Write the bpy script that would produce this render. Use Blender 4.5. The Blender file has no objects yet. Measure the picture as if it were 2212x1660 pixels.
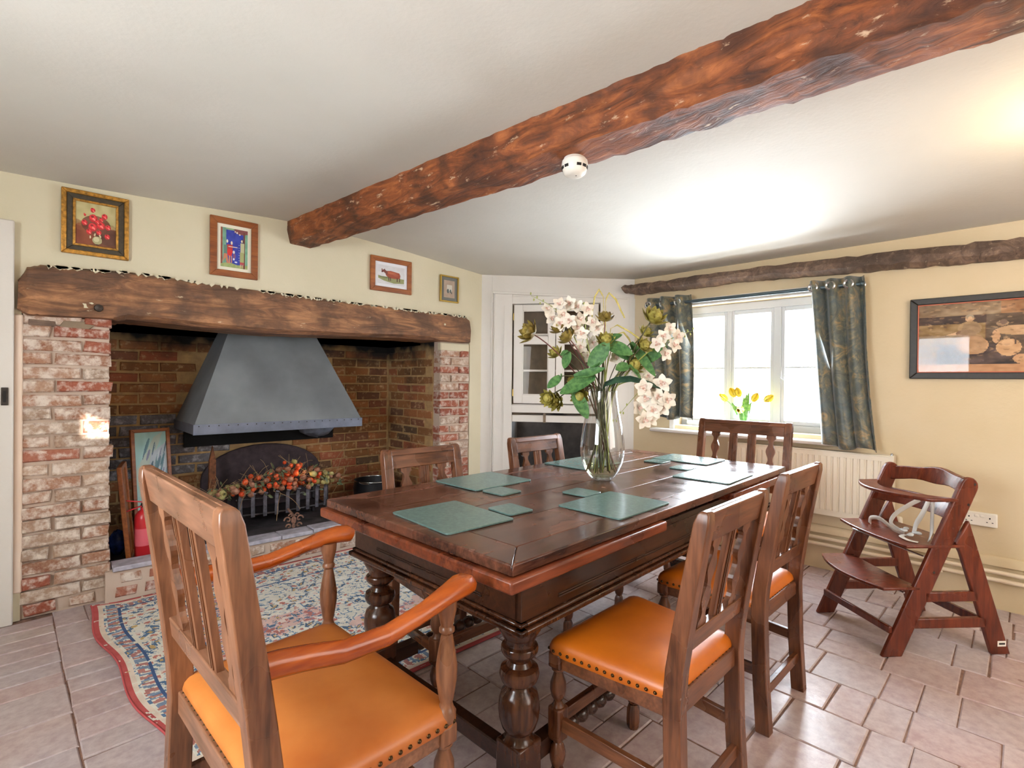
import bpy, bmesh, math, random
import numpy as np
from mathutils import Vector, Matrix
random.seed(7); RNG = np.random.RandomState(11)
S = bpy.context.scene
COL = S.collection
R = math.radians

# ------------------------------------------------------------------ camera, world, light, exposure
cam_d = bpy.data.cameras.new('camera'); cam = bpy.data.objects.new('camera', cam_d); COL.objects.link(cam)
yaw, pitch, roll = R(46.787), R(-0.322), R(0.594)
fw = Vector((math.cos(yaw)*math.cos(pitch), math.sin(yaw)*math.cos(pitch), math.sin(pitch)))
rt = Vector((math.sin(yaw), -math.cos(yaw), 0)); up = rt.cross(fw)
rt, up = math.cos(roll)*rt + math.sin(roll)*up, math.cos(roll)*up - math.sin(roll)*rt
M = Matrix((rt, up, -fw)).transposed().to_4x4(); M.translation = Vector((0, 0, 1.2))
cam.matrix_world = M
cam_d.sensor_width = 36; cam_d.lens = 18.004; cam_d.clip_start = 0.02
S.camera = cam

w = bpy.data.worlds.new('sky'); S.world = w; w.use_nodes = True
bg = w.node_tree.nodes['Background']; bg.inputs[0].default_value = (0.84, 0.92, 1.0, 1); bg.inputs[1].default_value = 30.0

def light(name, kind, loc, energy, color, size=0.1, size_y=None, target=None, angle=None):
    d = bpy.data.lights.new(name, kind); d.energy = energy; d.color = color
    if kind == 'AREA':
        d.size = size
        if size_y: d.shape = 'RECTANGLE'; d.size_y = size_y
    elif kind == 'POINT': d.shadow_soft_size = size
    if angle: d.angle = angle
    o = bpy.data.objects.new(name, d); COL.objects.link(o); o.location = loc
    if target is not None:
        o.rotation_euler = (Vector(target) - Vector(loc)).to_track_quat('-Z', 'Y').to_euler()
    return o
# low sun: slips through an added opening behind the camera and marks the left pier
SUN_D = Vector((-0.05, 1.0, -0.10))
light('sun', 'SUN', (0, -3, 3), 22, (1.0, 0.93, 0.82), target=Vector((0, -3, 3)) + SUN_D, angle=R(0.5))
# daylight at the visible window, plus two area fills added out of view
light('daylight_main', 'AREA', (3.66, 1.50, 1.33), 46, (0.80, 0.90, 1.0), 1.05, 0.85, target=(0.6, 1.6, 0.45))
light('fill_left', 'AREA', (-1.22, 0.95, 1.40), 17, (0.97, 0.98, 0.98), 1.1, .9, target=(2.0, 1.2, 1.0))  # added soft fill at the unseen left opening
light('fill_rear', 'AREA', (1.9, -1.72, 1.35), 30, (1.0, 0.97, 0.93), 1.6, 1.2, target=(1.6, 2.0, 1.15))  # added soft fill from behind the camera
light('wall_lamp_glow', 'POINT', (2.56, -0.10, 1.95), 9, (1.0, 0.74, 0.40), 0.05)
light('warm_fill', 'POINT', (0.6, -0.6, 1.75), 8, (1.0, 0.86, 0.68), 0.12)  # warm point fill added behind the camera, no lamp there
S.view_settings.view_transform = 'Standard'; S.view_settings.look = 'None'
S.view_settings.exposure = -0.02; S.view_settings.gamma = 1.0; S.view_settings.use_curve_mapping = False
try:
    S.cycles.use_denoising = True; S.cycles.max_bounces = 10; S.cycles.transparent_max_bounces = 16
    S.cycles.caustics_reflective = False; S.cycles.caustics_refractive = False
    S.cycles.sample_clamp_indirect = 6
except Exception: pass

# ------------------------------------------------------------------ materials
def lin(c):
    if isinstance(c, str): c = tuple(int(c[i:i+2], 16)/255 for i in (0, 2, 4))
    return tuple((x/12.92 if x <= .04045 else ((x+.055)/1.055)**2.4) for x in c[:3]) + (1,)
class NT:
    def __init__(s, name):
        s.m = bpy.data.materials.new(name); s.m.use_nodes = True; s.t = s.m.node_tree
        s.b = s.t.nodes['Principled BSDF']; s.tc = None
    def n(s, typ, **kw):
        x = s.t.nodes.new(typ)
        for k, v in kw.items(): setattr(x, k, v)
        return x
    def l(s, a, b): s.t.links.new(a, b)
    def coord(s, scale=(1, 1, 1), kind='Object', rot=(0, 0, 0), rnd=False):
        if s.tc is None: s.tc = s.n('ShaderNodeTexCoord')
        m = s.n('ShaderNodeMapping'); m.inputs['Scale'].default_value = scale; m.inputs['Rotation'].default_value = rot
        s.l(s.tc.outputs[kind], m.inputs[0])
        if rnd:
            oi = s.n('ShaderNodeObjectInfo'); mu = s.n('ShaderNodeVectorMath', operation='MULTIPLY')
            cb = s.n('ShaderNodeCombineXYZ')
            for i in range(3): s.l(oi.outputs['Random'], cb.inputs[i])
            s.l(cb.outputs[0], mu.inputs[0]); mu.inputs[1].default_value = (37, 53, 71)
            s.l(mu.outputs[0], m.inputs['Location'])
        return m.outputs[0]
    def noise(s, vec, scale=5, detail=4, rough=.55, dist=0):
        x = s.n('ShaderNodeTexNoise'); s.l(vec, x.inputs['Vector'])
        x.inputs['Scale'].default_value = scale; x.inputs['Detail'].default_value = detail
        x.inputs['Roughness'].default_value = rough; x.inputs['Distortion'].default_value = dist
        return x.outputs[0]
    def ramp(s, fac, stops, interp='LINEAR'):
        x = s.n('ShaderNodeValToRGB'); e = x.color_ramp.elements; x.color_ramp.interpolation = interp
        while len(e) < len(stops): e.new(.5)
        for i, (p, c) in enumerate(stops):
            e[i].position = p; e[i].color = lin(c) if not isinstance(c, float) else (c, c, c, 1)
        s.l(fac, x.inputs[0]); return x.outputs[0]
    def mix(s, f, a, b, mode='MIX'):
        x = s.n('ShaderNodeMix', data_type='RGBA', blend_type=mode)
        for v, i in ((f, 0), (a, 6), (b, 7)):
            if hasattr(v, 'links'): s.l(v, x.inputs[i])
            elif i == 0: x.inputs[0].default_value = v
            else: x.inputs[i].default_value = lin(v) if isinstance(v, str) else v
        return x.outputs[2]
    def math(s, op, a, b):
        x = s.n('ShaderNodeMath', operation=op)
        for v, i in ((a, 0), (b, 1)):
            if hasattr(v, 'links'): s.l(v, x.inputs[i])
            else: x.inputs[i].default_value = v
        return x.outputs[0]
    def set(s, col=None, rough=None, bump=None, bs=.3, bd=.01, **kw):
        if col is not None:
            if hasattr(col, 'links'): s.l(col, s.b.inputs['Base Color'])
            else: s.b.inputs['Base Color'].default_value = lin(col)
        if rough is not None:
            if hasattr(rough, 'links'): s.l(rough, s.b.inputs['Roughness'])
            else: s.b.inputs['Roughness'].default_value = rough
        if bump is not None:
            x = s.n('ShaderNodeBump'); x.inputs['Strength'].default_value = bs; x.inputs['Distance'].default_value = bd
            s.l(bump, x.inputs['Height']); s.l(x.outputs[0], s.b.inputs['Normal'])
        for k, v in kw.items(): s.b.inputs[k.replace('_', ' ')].default_value = v
        return s.m
def plain(name, col, rough=.5, nz=.0, nscale=20, bs=0, **kw):
    t = NT(name)
    if nz or bs:
        v = t.coord(); f = t.noise(v, nscale, 4)
        c = t.ramp(f, [(.3, tuple(max(0, x*(1-nz)) for x in _rgb(col))), (.7, tuple(min(1, x*(1+nz)) for x in _rgb(col)))])
        return t.set(c, rough, f if bs else None, bs, .004, **kw)
    return t.set(col, rough, **kw)
def _rgb(c): return tuple(int(c[i:i+2], 16)/255 for i in (0, 2, 4)) if isinstance(c, str) else c
def wood(name, dark, mid, light_, axis='z', rough=.3, scale=1, bump=.15, coat=.0, blot=.35):
    t = NT(name); s = {'x': (1, 9, 9), 'y': (9, 1, 9), 'z': (9, 9, 1)}[axis]
    v = t.coord(tuple(k*scale for k in s), rnd=True); v2 = t.coord((2, 2, 2), rnd=True)
    g = t.noise(v, 5, 4, .5, .25); f = t.noise(v2, 3, 3, .4)
    fine = t.noise(v, 13, 2, .5)
    c = t.ramp(g, [(.28, dark), (.5, mid), (.72, light_)])
    c = t.mix(blot, c, t.ramp(f, [(.35, dark), (.65, light_)]))
    c = t.mix(.18, c, t.ramp(fine, [(.4, dark), (.6, light_)]))
    r = t.ramp(f, [(.3, float(max(.05, rough-.07))), (.7, float(rough+.1))])
    return t.set(c, r, g, bump, .003, Coat_Weight=coat)
WOODZ = wood('chair_wood', '321a10', '5f3520', '865436', 'z', .28)
WOODX = wood('chair_wood_rail', '321a10', '5f3520', '865436', 'x', .28)
WOODY = wood('chair_wood_side', '321a10', '5f3520', '865436', 'y', .28)
ARMW = wood('arm_wood', '7a2f0a', 'a4490f', 'c0621c', 'y', .25)
CARVZ = wood('carver_wood', '44281a', '77492e', '97684a', 'z', .3)
CARVX = wood('carver_wood_rail', '48301e', '7c5038', '9c7056', 'x', .3)
TABTOP = wood('table_top_wood', '26130f', '4a2a22', '7c4e3a', 'x', .22, bump=.08, blot=.55)
TABLEAF = wood('table_leaf_wood', '451d13', '71351f', '984e2c', 'x', .3)
TABDARK = wood('table_frame_wood', '1a0f0c', '2f1a12', '4a2c1c', 'x', .26)
TABLEG = wood('table_leg_wood', '1e0f09', '361c10', '5e351e', 'z', .2)
HCWOOD = wood('high_chair_wood', '3e160c', '5e2412', '7c381f', 'z', .3, blot=.2)
PICW = wood('picture_frame_wood', '6a3214', '8a4a20', 'a8642f', 'x', .4)
def beam_mat(name, dark, mid, lt, chips, axis='y', lo=.61):
    t = NT(name); s = {'x': (1, 5, 5), 'y': (5, 1, 5)}[axis]
    v = t.coord(s); v1 = t.coord()
    g = t.noise(v, 4, 8, .65, 1.2); b = t.noise(v1, 5, 4); ch = t.noise(t.coord({'x': (1, 3.2, 3.2), 'y': (3.2, 1, 3.2)}[axis]), 9, 6, .7)
    c = t.ramp(g, [(.3, dark), (.5, mid), (.68, lt)])
    c = t.mix(t.ramp(b, [(.46, 0.0), (.62, .75)]), c, dark)
    fl = t.ramp(ch, [(lo, 0.0), (lo+.07, 1.0)])
    c = t.mix(t.math('MULTIPLY', fl, .75), c, chips)
    return t.set(c, .62, g, .8, .02)
BEAM = beam_mat('old_beam', '3a2014', '884a26', 'b66a38', 'e0c0a0')
MANTEL = beam_mat('mantel_oak', '523a2c', '8c6042', 'bb865c', 'e4ceac', 'x', .655)
WBEAM = beam_mat('wall_beam', '463830', '705a4c', '907664', 'b09c88', 'x')
def plaster(name, a, b, rough=.8):
    t = NT(name); v = t.coord(kind='Object'); f = t.noise(v, 1.7, 5); g = t.noise(v, 60, 3)
    c = t.ramp(f, [(.3, a), (.7, b)])
    h = t.math('ADD', f, t.math('MULTIPLY', g, .12))
    return t.set(c, rough, h, .35, .02)
WALL = plaster('cream_plaster', 'cfc5a8', 'd8ceb4'); WALLR = plaster('cream_plaster_warm', 'cab692', 'd3c0a0')
CEIL = plaster('ceiling_plaster', 'd2cec4', 'dad6cc'); WHITE = plaster('white_paint', 'd6cfc6', 'ded8d0', .45)
BLUSH = plaster('limewash_edge', 'dcc0a8', 'e6d2c0')
def brickm(name, stops, wash, washcol, mort=False, soot=False):
    t = NT(name); oi = t.n('ShaderNodeObjectInfo'); v = t.coord(kind='Object', rnd=True)
    gm = t.n('ShaderNodeNewGeometry')
    c = t.ramp(oi.outputs['Random'], stops)
    f = t.noise(v, 22, 6, .65); g = t.noise(v, 90, 4, .6)
    c = t.mix(.45, c, t.ramp(g, [(.3, stops[0][1]), (.7, stops[-1][1])]))
    lo = .64 - wash*.3
    per = t.math('MULTIPLY_ADD', oi.outputs['Random'], .0)
    c = t.mix(t.ramp(f, [(lo-.06, 0.0), (lo+.14, .9)]), c, washcol)
    if soot:
        pos = t.n('ShaderNodeSeparateXYZ'); t.l(gm.outputs['Position'], pos.inputs[0])
        n2 = t.noise(gm.outputs['Position'], 3.2, 4)
        k = t.math('ADD', pos.outputs[2], t.math('MULTIPLY', n2, .5))
        c = t.mix(t.ramp(t.math('MULTIPLY', k, .5), [(.80, 0.0), (.88, 1.0)]), c, '0d0b0b')
        c = t.mix(t.ramp(n2, [(.54, 0.0), (.70, .55)]), c, '2a1e14')
    return t.set(c, .85, g, .6, .006)
BRICK = brickm('limewashed_brick', [(0, '82503a'), (.3, 'a06e54'), (.6, 'ac8a74'), (.8, '8e8070'), (1, 'bca088')], .52, 'dccfc2')
BRICKR = brickm('red_limewashed_brick', [(0, '7e3a28'), (.5, '965038'), (1, 'a86e58')], .34, 'd8c8bc')
BRICKIN = brickm('hearth_brick', [(0, '6a4a2a'), (.35, 'a86a3a'), (.6, 'c07a44'), (.85, 'b45c40'), (1, '544030')], .12, 'd0ac80', soot=True)
BRICKW = brickm('pale_hearth_brick', [(0, '4c4442'), (.5, '66605e'), (1, '747078')], .3, 'b4b0b4')
MORT = plaster('lime_mortar', 'b49e8c', 'c8b4a4', .95)
def sootwall(name, a, b):
    t = NT(name); gm = t.n('ShaderNodeNewGeometry'); pos = t.n('ShaderNodeSeparateXYZ'); t.l(gm.outputs['Position'], pos.inputs[0])
    n2 = t.noise(gm.outputs['Position'], 3.2, 4); f = t.noise(gm.outputs['Position'], 20, 5)
    c = t.ramp(f, [(.3, a), (.7, b)]); k = t.math('ADD', pos.outputs[2], t.math('MULTIPLY', n2, .5))
    c = t.mix(t.ramp(t.math('MULTIPLY', k, .5), [(.80, 0.0), (.88, 1.0)]), c, '0d0b0b')
    return t.set(c, .95, f, .5, .01)
MORTIN = sootwall('sooty_mortar', '9a7a56', 'b89664')
SOOT = plain('soot_black', '0b0a0a', .95, .3, 12)
def paver_mat():
    t = NT('clay_paver'); oi = t.n('ShaderNodeObjectInfo'); v = t.coord(kind='Object', rnd=True); gm = t.n('ShaderNodeNewGeometry')
    c = t.ramp(oi.outputs['Random'], [(0, 'a07464'), (.2, 'bc8c7c'), (.4, 'b09890'), (.6, 'c4a69a'), (.75, 'b0a09c'), (.9, 'b87a64'), (1, 'c8b4a0')])
    f = t.noise(gm.outputs['Position'], 2.2, 4); g = t.noise(v, 30, 6, .65)
    c = t.mix(t.ramp(f, [(.45, 0.0), (.65, .6)]), c, 'b4aab2'); c = t.mix(t.ramp(t.noise(gm.outputs['Position'], 1.6, 3), [(.54, 0.0), (.68, .5)]), c, 'b87450')
    c = t.mix(.5, c, t.ramp(g, [(.36, '846054'), (.64, 'd4c4ba')]))
    c = t.mix(t.ramp(t.noise(v, 14, 5, .7), [(.66, 0.0), (.74, .5)]), c, 'dccec2')
    c = t.mix(.42, c, 'b2acb2')
    r = t.ramp(f, [(.3, .26), (.7, .42)])
    return t.set(c, r, t.math('ADD', t.math('MULTIPLY', g, .4), t.noise(v, 6, 3)), .35, .008)
PAVER = paver_mat(); DIRT = plain('floor_joint', '7c5e50', .9, .2, 30)
def leather(name, a, b, rough=.4):
    t = NT(name); v = t.coord(rnd=True); f = t.noise(v, 5, 4); g = t.noise(v, 260, 2)
    c = t.ramp(f, [(.3, a), (.7, b)])
    return t.set(c, rough, t.math('ADD', f, t.math('MULTIPLY', g, .25)), .12, .004)
LEATH = leather('orange_leather', 'b0580e', 'cf7018', .40); LEATHC = leather('tan_leather', 'ac5c20', 'c67a3a', .38)
NAIL = plain('antique_brass_nail', '4a3620', .35, Metallic=.9)
GREEN = plain('green_mat', '5f7c79', .25, .06, 90)
IRON = plain('dark_iron', '3a3638', .5, .3, 40, .2, Metallic=.6)
IRONG = plain('grate_bar_steel', '76747e', .4, .2, 40, Metallic=.7)
def hoodm():
    t = NT('hood_steel'); v = t.coord(); f = t.noise(v, 2.5, 5); g = t.noise(v, 80, 3)
    c = t.ramp(f, [(.3, '6a6e72'), (.7, '868a8e')])
    return t.set(c, .62, g, .05, .002, Metallic=.1)
HOOD = hoodm(); HOODD = plain('hood_rim_steel', '6c7282', .38, .1, 10, Metallic=.45)
def thin_glass(name, tint=(1, 1, 1, 1), edge=.25, base=.04):
    m = bpy.data.materials.new(name); m.use_nodes = True; t = m.node_tree; t.nodes.clear()
    o = t.nodes.new('ShaderNodeOutputMaterial'); mx = t.nodes.new('ShaderNodeMixShader')
    tr = t.nodes.new('ShaderNodeBsdfTransparent'); gl = t.nodes.new('ShaderNodeBsdfGlossy'); gl.inputs['Roughness'].default_value = .02
    lw = t.nodes.new('ShaderNodeLayerWeight'); lw.inputs[0].default_value = .35
    mr = t.nodes.new('ShaderNodeMapRange'); mr.inputs['To Min'].default_value = base; mr.inputs['To Max'].default_value = edge
    t.links.new(lw.outputs['Facing'], mr.inputs[0]); tr.inputs[0].default_value = tint
    t.links.new(mr.outputs[0], mx.inputs[0]); t.links.new(tr.outputs[0], mx.inputs[1]); t.links.new(gl.outputs[0], mx.inputs[2])
    t.links.new(mx.outputs[0], o.inputs[0]); return m
PANE = thin_glass('window_glass', edge=.10, base=.02); VGLASS = thin_glass('vase_glass', (.955, .97, .975, 1), .8, .05); PICGL = thin_glass('picture_glass', edge=.05, base=.01)
WATER = thin_glass('vase_water', (.93, .96, .84, 1), .35, .03)
STEM = plain('flower_stem', '4c4a2e', .5, .15, 30); STEMR = plain('flower_stem_reddish', '6a3a34', .5)
STEMG = plain('flower_stem_pale', '9aa050', .5); STEMW = plain('stem_in_water', '7f9a3a', .5)
def petalm(name, a, b, sc=25, rough=.6, trans=.15):
    t = NT(name); v = t.coord(); f = t.noise(v, sc, 3)
    return t.set(t.ramp(f, [(.35, a), (.65, b)]), rough, Subsurface_Weight=0.0)
PET = petalm('white_petal', 'd6cab8', 'ebe3d6'); PETC = petalm('petal_lip', 'b98a7a', 'e8d6c8', 90)
OLIVE = petalm('olive_petal', '807630', 'aea250', 40); OLIVEB = petalm('brown_olive_petal', '6e5a22', '98843c', 40)
LEAF = petalm('green_leaf', '2f5a2c', '548044', 60); LEAFD = petalm('dark_leaf', '20382e', '3c5a42', 30, .3)
PLUME = petalm('catkin', 'a89a48', 'ccbc70', 60)
TULY = petalm('tulip_petal', 'fae030', 'fff07a', 40); TULG = petalm('tulip_leaf', '5f9a4c', '9ccc78', 40)
METW = plain('white_enamel', 'e2d8c4', .35); METPIPE = plain('painted_pipe', 'ddcbb0', .4)
PLAST = plain('white_plastic', 'ece6da', .35); BLACK = plain('black_hole', '140f0d', .7); DKPLATE = plain('dark_metal_plate', '3a3430', .45, .2, 30, Metallic=.7)
POLE = plain('curtain_pole_steel', '4c5a60', .35, Metallic=.6); EYE = plain('eyelet_steel', 'c8ccd0', .2, Metallic=1.0)
WINP = plain('window_paint', 'dfe4ea', .4)
RED = plain('extinguisher_red', 'c02830', .3); BAGB = plain('blue_plastic_bag', '2c4488', .25, .4, 25, .5)
GILT = plain('gilt_frame', 'a87a34', .35, .25, 60, .3, Metallic=.5); GILTD = plain('gilt_frame_dark_band', '3a3020', .5, .2, 60)
BLKFR = plain('ebonised_frame', '241f1a', .5, .2, 40); SLIP = plain('red_gold_slip', 'b8542c', .4); GOLDF = plain('thin_gold_frame', 'b09040', .35, Metallic=.5)
BERRY = petalm('rosehip_red', 'c02a14', 'ec6a34', 30, .3); BERRYD = petalm('dried_pod', '7c4a30', 'b0806a', 40); BERRYG = petalm('pale_pod', '8c8a4c', 'c0b078', 40)
TWIG = plain('dry_twig', '9a7c58', .7); DRYLEAF = petalm('dry_leaf', '3f4a34', '77805c', 50)
STRAP = plain('white_webbing', 'd4cdc4', .6); STRAPB = plain('clear_buckle', 'c4c8c8', .2)
COPING = plain('coping_tile', 'aaa6b0', .55, .14, 20, .3); STONE = plain('grey_boulder', '6c7484', .7, .2, 10, .6)
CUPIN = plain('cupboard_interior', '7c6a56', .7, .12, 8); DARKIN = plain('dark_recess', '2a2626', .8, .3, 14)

def curtain_mat():
    t = NT('curtain_velvet'); v = t.coord(); f = t.noise(v, 3.2, 5, .6, 1.5); g = t.noise(v, 11, 6, .7, 2.0)
    c = t.ramp(g, [(.40, '3f4440'), (.5, '585a4c'), (.58, '7a6c50'), (.68, '9a7c50')])
    c = t.mix(t.ramp(f, [(.5, 0.0), (.66, .8)]), c, '46565a')
    return t.set(c, .45, g, .2, .004, Sheen_Weight=.4)
CURT = curtain_mat()
def vcol(name, rough=.6, bump=0):
    t = NT(name); a = t.n('ShaderNodeVertexColor', layer_name='Col')
    if bump:
        v = t.coord(); return t.set(a.outputs[0], rough, t.noise(v, 300, 2), bump, .003)
    return t.set(a.outputs[0], rough)
PRINT = vcol('printed_paper', .6); PAINTING = vcol('painted_canvas', .5); RUGM = vcol('rug_pile', .95, .6)

# ------------------------------------------------------------------ mesh building
class MB:
    def __init__(s): s.v = []; s.f = []
    def add(s, vs, fs):
        k = len(s.v); s.v += [tuple(p) for p in vs]; s.f += [tuple(i+k for i in f) for f in fs]; return s
    def box(s, x0, x1, y0, y1, z0, z1):
        v = [(x0,y0,z0),(x1,y0,z0),(x1,y1,z0),(x0,y1,z0),(x0,y0,z1),(x1,y0,z1),(x1,y1,z1),(x0,y1,z1)]
        return s.add(v, [(3,2,1,0),(4,5,6,7),(0,1,5,4),(1,2,6,5),(2,3,7,6),(3,0,4,7)])
    def hexa(s, b, t):   # bottom 4 pts ccw, top 4 pts
        return s.add(list(b)+list(t), [(3,2,1,0),(4,5,6,7),(0,1,5,4),(1,2,6,5),(2,3,7,6),(3,0,4,7)])
    def loft(s, rings, cap=True, closed=False):
        n = len(rings[0]); vs = [p for r in rings for p in r]; fs = []
        m = len(rings)
        for i in range(m if closed else m-1):
            a = i*n; b = ((i+1) % m)*n
            for j in range(n): fs.append((a+j, a+(j+1) % n, b+(j+1) % n, b+j))
        if cap and not closed: fs += [tuple(range(n))[::-1], tuple(range((m-1)*n, m*n))]
        return s.add(vs, fs)
    def bar(s, p0, p1, w, h, upv=(0, 0, 1)):
        p0, p1 = Vector(p0), Vector(p1); d = (p1-p0).normalized(); r = d.cross(Vector(upv)).normalized(); u = r.cross(d)
        q = [(-w/2,-h/2),(w/2,-h/2),(w/2,h/2),(-w/2,h/2)]
        return s.loft([[p+r*a+u*b for a, b in q] for p in (p0, p1)])
    def sweep(s, path, secs, upv=(0, 0, 1)):   # path points, secs list of (w,h) with octagonal section
        P = [Vector(p) for p in path]; rings = []
        for i, p in enumerate(P):
            d = (P[min(i+1, len(P)-1)]-P[max(i-1, 0)]).normalized(); r = d.cross(Vector(upv)).normalized(); u = r.cross(d)
            w_, h_ = secs[i] if isinstance(secs, list) else secs
            c = .32*min(w_, h_)
            q = [(-w_/2+c,-h_/2),(w_/2-c,-h_/2),(w_/2,-h_/2+c),(w_/2,h_/2-c),(w_/2-c,h_/2),(-w_/2+c,h_/2),(-w_/2,h_/2-c),(-w_/2,-h_/2+c)]
            rings.append([p+r*a+u*b for a, b in q])
        return s.loft(rings)
    def lathe(s, prof, c=(0, 0, 0), seg=16, axis=None, cap=True):
        c = Vector(c); rings = []
        if axis is None: ax, a1, a2 = Vector((0,0,1)), Vector((1,0,0)), Vector((0,1,0))
        else:
            ax = Vector(axis).normalized(); a1 = ax.orthogonal().normalized(); a2 = ax.cross(a1)
        for r, z in prof:
            rings.append([c+ax*z+(a1*math.cos(t)+a2*math.sin(t))*max(r, 1e-4) for t in [2*math.pi*i/seg for i in range(seg)]])
        return s.loft(rings, cap)
    def tube(s, path, r, seg=6):
        P = [Vector(p) for p in path]; rings = []; prev = None
        for i, p in enumerate(P):
            d = (P[min(i+1, len(P)-1)]-P[max(i-1, 0)]).normalized()
            a = prev if prev is not None else d.orthogonal()
            a = (a-d*a.dot(d)).normalized(); prev = a; b = d.cross(a)
            rr = r[i] if isinstance(r, (list, tuple)) else r
            rings.append([p+(a*math.cos(t)+b*math.sin(t))*rr for t in [2*math.pi*k/seg for k in range(seg)]])
        return s.loft(rings)
    def prism(s, poly, z0, z1, f=None):   # poly in 2D, extruded; f maps (a,b,c)->3D
        f = f or (lambda a, b, c: (a, b, c)); n = len(poly)
        return s.add([f(a, b, z0) for a, b in poly]+[f(a, b, z1) for a, b in poly],
                     [tuple(range(n))[::-1], tuple(range(n, 2*n))]+[(i, (i+1) % n, n+(i+1) % n, n+i) for i in range(n)])
    def ball(s, c, r, seg=8, rings=6, sc=(1, 1, 1), rot=None):
        c = Vector(c); vs = []; fs = []
        for i in range(rings+1):
            a = math.pi*i/rings
            for j in range(seg):
                b = 2*math.pi*j/seg
                p = Vector((math.sin(a)*math.cos(b)*sc[0], math.sin(a)*math.sin(b)*sc[1], math.cos(a)*sc[2]))*r
                if rot: p = rot @ p
                vs.append(c+p)
        for i in range(rings):
            for j in range(seg): fs.append((i*seg+j, (i+1)*seg+j, (i+1)*seg+(j+1) % seg, i*seg+(j+1) % seg))
        return s.add(vs, fs)
    def jitter(s, a, seed=0):
        rn = random.Random(seed); s.v = [(x+rn.uniform(-a, a), y+rn.uniform(-a, a), z+rn.uniform(-a, a)) for x, y, z in s.v]; return s
    def xf(s, m): s.v = [tuple(m @ Vector(p)) for p in s.v]; return s
    def mesh(s, name, m, smooth=None):
        me = bpy.data.meshes.new(name); me.from_pydata(s.v, [], s.f)
        if m: me.materials.append(m)
        bm = bmesh.new(); bm.from_mesh(me); bmesh.ops.recalc_face_normals(bm, faces=bm.faces); bm.to_mesh(me); bm.free()
        if smooth:
            me.polygons.foreach_set('use_smooth', [True]*len(me.polygons))
            me.set_sharp_from_angle(angle=R(smooth))
        me.update(); return me
    def build(s, name, m, parent=None, smooth=None, bevel=0, seg=2, loc=None, label=None, kind=None, cat=None, group=None):
        o = bpy.data.objects.new(name, s.mesh(name, m, smooth)); COL.objects.link(o)
        if parent: o.parent = parent
        if loc: o.location = loc
        if bevel:
            b = o.modifiers.new('bevel', 'BEVEL'); b.width = bevel; b.segments = seg; b.limit_method = 'ANGLE'; b.angle_limit = R(40)
            b.harden_normals = False
            o.data.polygons.foreach_set('use_smooth', [True]*len(o.data.polygons)); o.data.set_sharp_from_angle(angle=R(60))
        return tag(o, label, cat, group, kind)
def tag(o, label=None, cat=None, group=None, kind=None):
    for k, v in (('label', label), ('category', cat), ('group', group), ('kind', kind)):
        if v: o[k] = v
    return o
def thing(name, loc=(0, 0, 0), rz=0, label=None, cat=None, group=None, kind=None):
    o = bpy.data.objects.new(name, None); COL.objects.link(o); o.location = loc; o.rotation_euler = (0, 0, rz); o.empty_display_size = .1
    return tag(o, label, cat, group, kind)
def copy_tree(o, parent=None):
    c = o.copy(); COL.objects.link(c); c.parent = parent
    for ch in list(o.children): copy_tree(ch, c)
    return c
def place(mesh, name, loc, parent, rot=(0, 0, 0), scale=(1, 1, 1)):
    o = bpy.data.objects.new(name, mesh); COL.objects.link(o); o.parent = parent; o.location = loc; o.rotation_euler = rot; o.scale = scale
    return o
def painted(name, img, wdt, hgt, m, parent, f):
    """grid mesh carrying the flat print img (H,W,3 sRGB 0..1) ; f maps (u,v) in metres to 3D"""
    H, W = img.shape[:2]
    vs = [f(wdt*(i/(W)), hgt*(1-j/(H))) for j in range(H+1) for i in range(W+1)]
    fs = [(j*(W+1)+i, (j+1)*(W+1)+i, (j+1)*(W+1)+i+1, j*(W+1)+i+1) for j in range(H) for i in range(W)]
    me = bpy.data.meshes.new(name); me.from_pydata(vs, [], fs); me.materials.append(m)
    a = me.color_attributes.new('Col', 'FLOAT_COLOR', 'CORNER')
    l = np.where(img <= .04045, img/12.92, ((img+.055)/1.055)**2.4).reshape(-1, 3)
    c = np.ones((H*W, 4)); c[:, :3] = l; a.data.foreach_set('color', np.repeat(c, 4, axis=0).astype(np.float32).ravel())
    o = bpy.data.objects.new(name, me); COL.objects.link(o); o.parent = parent; return o
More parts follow.
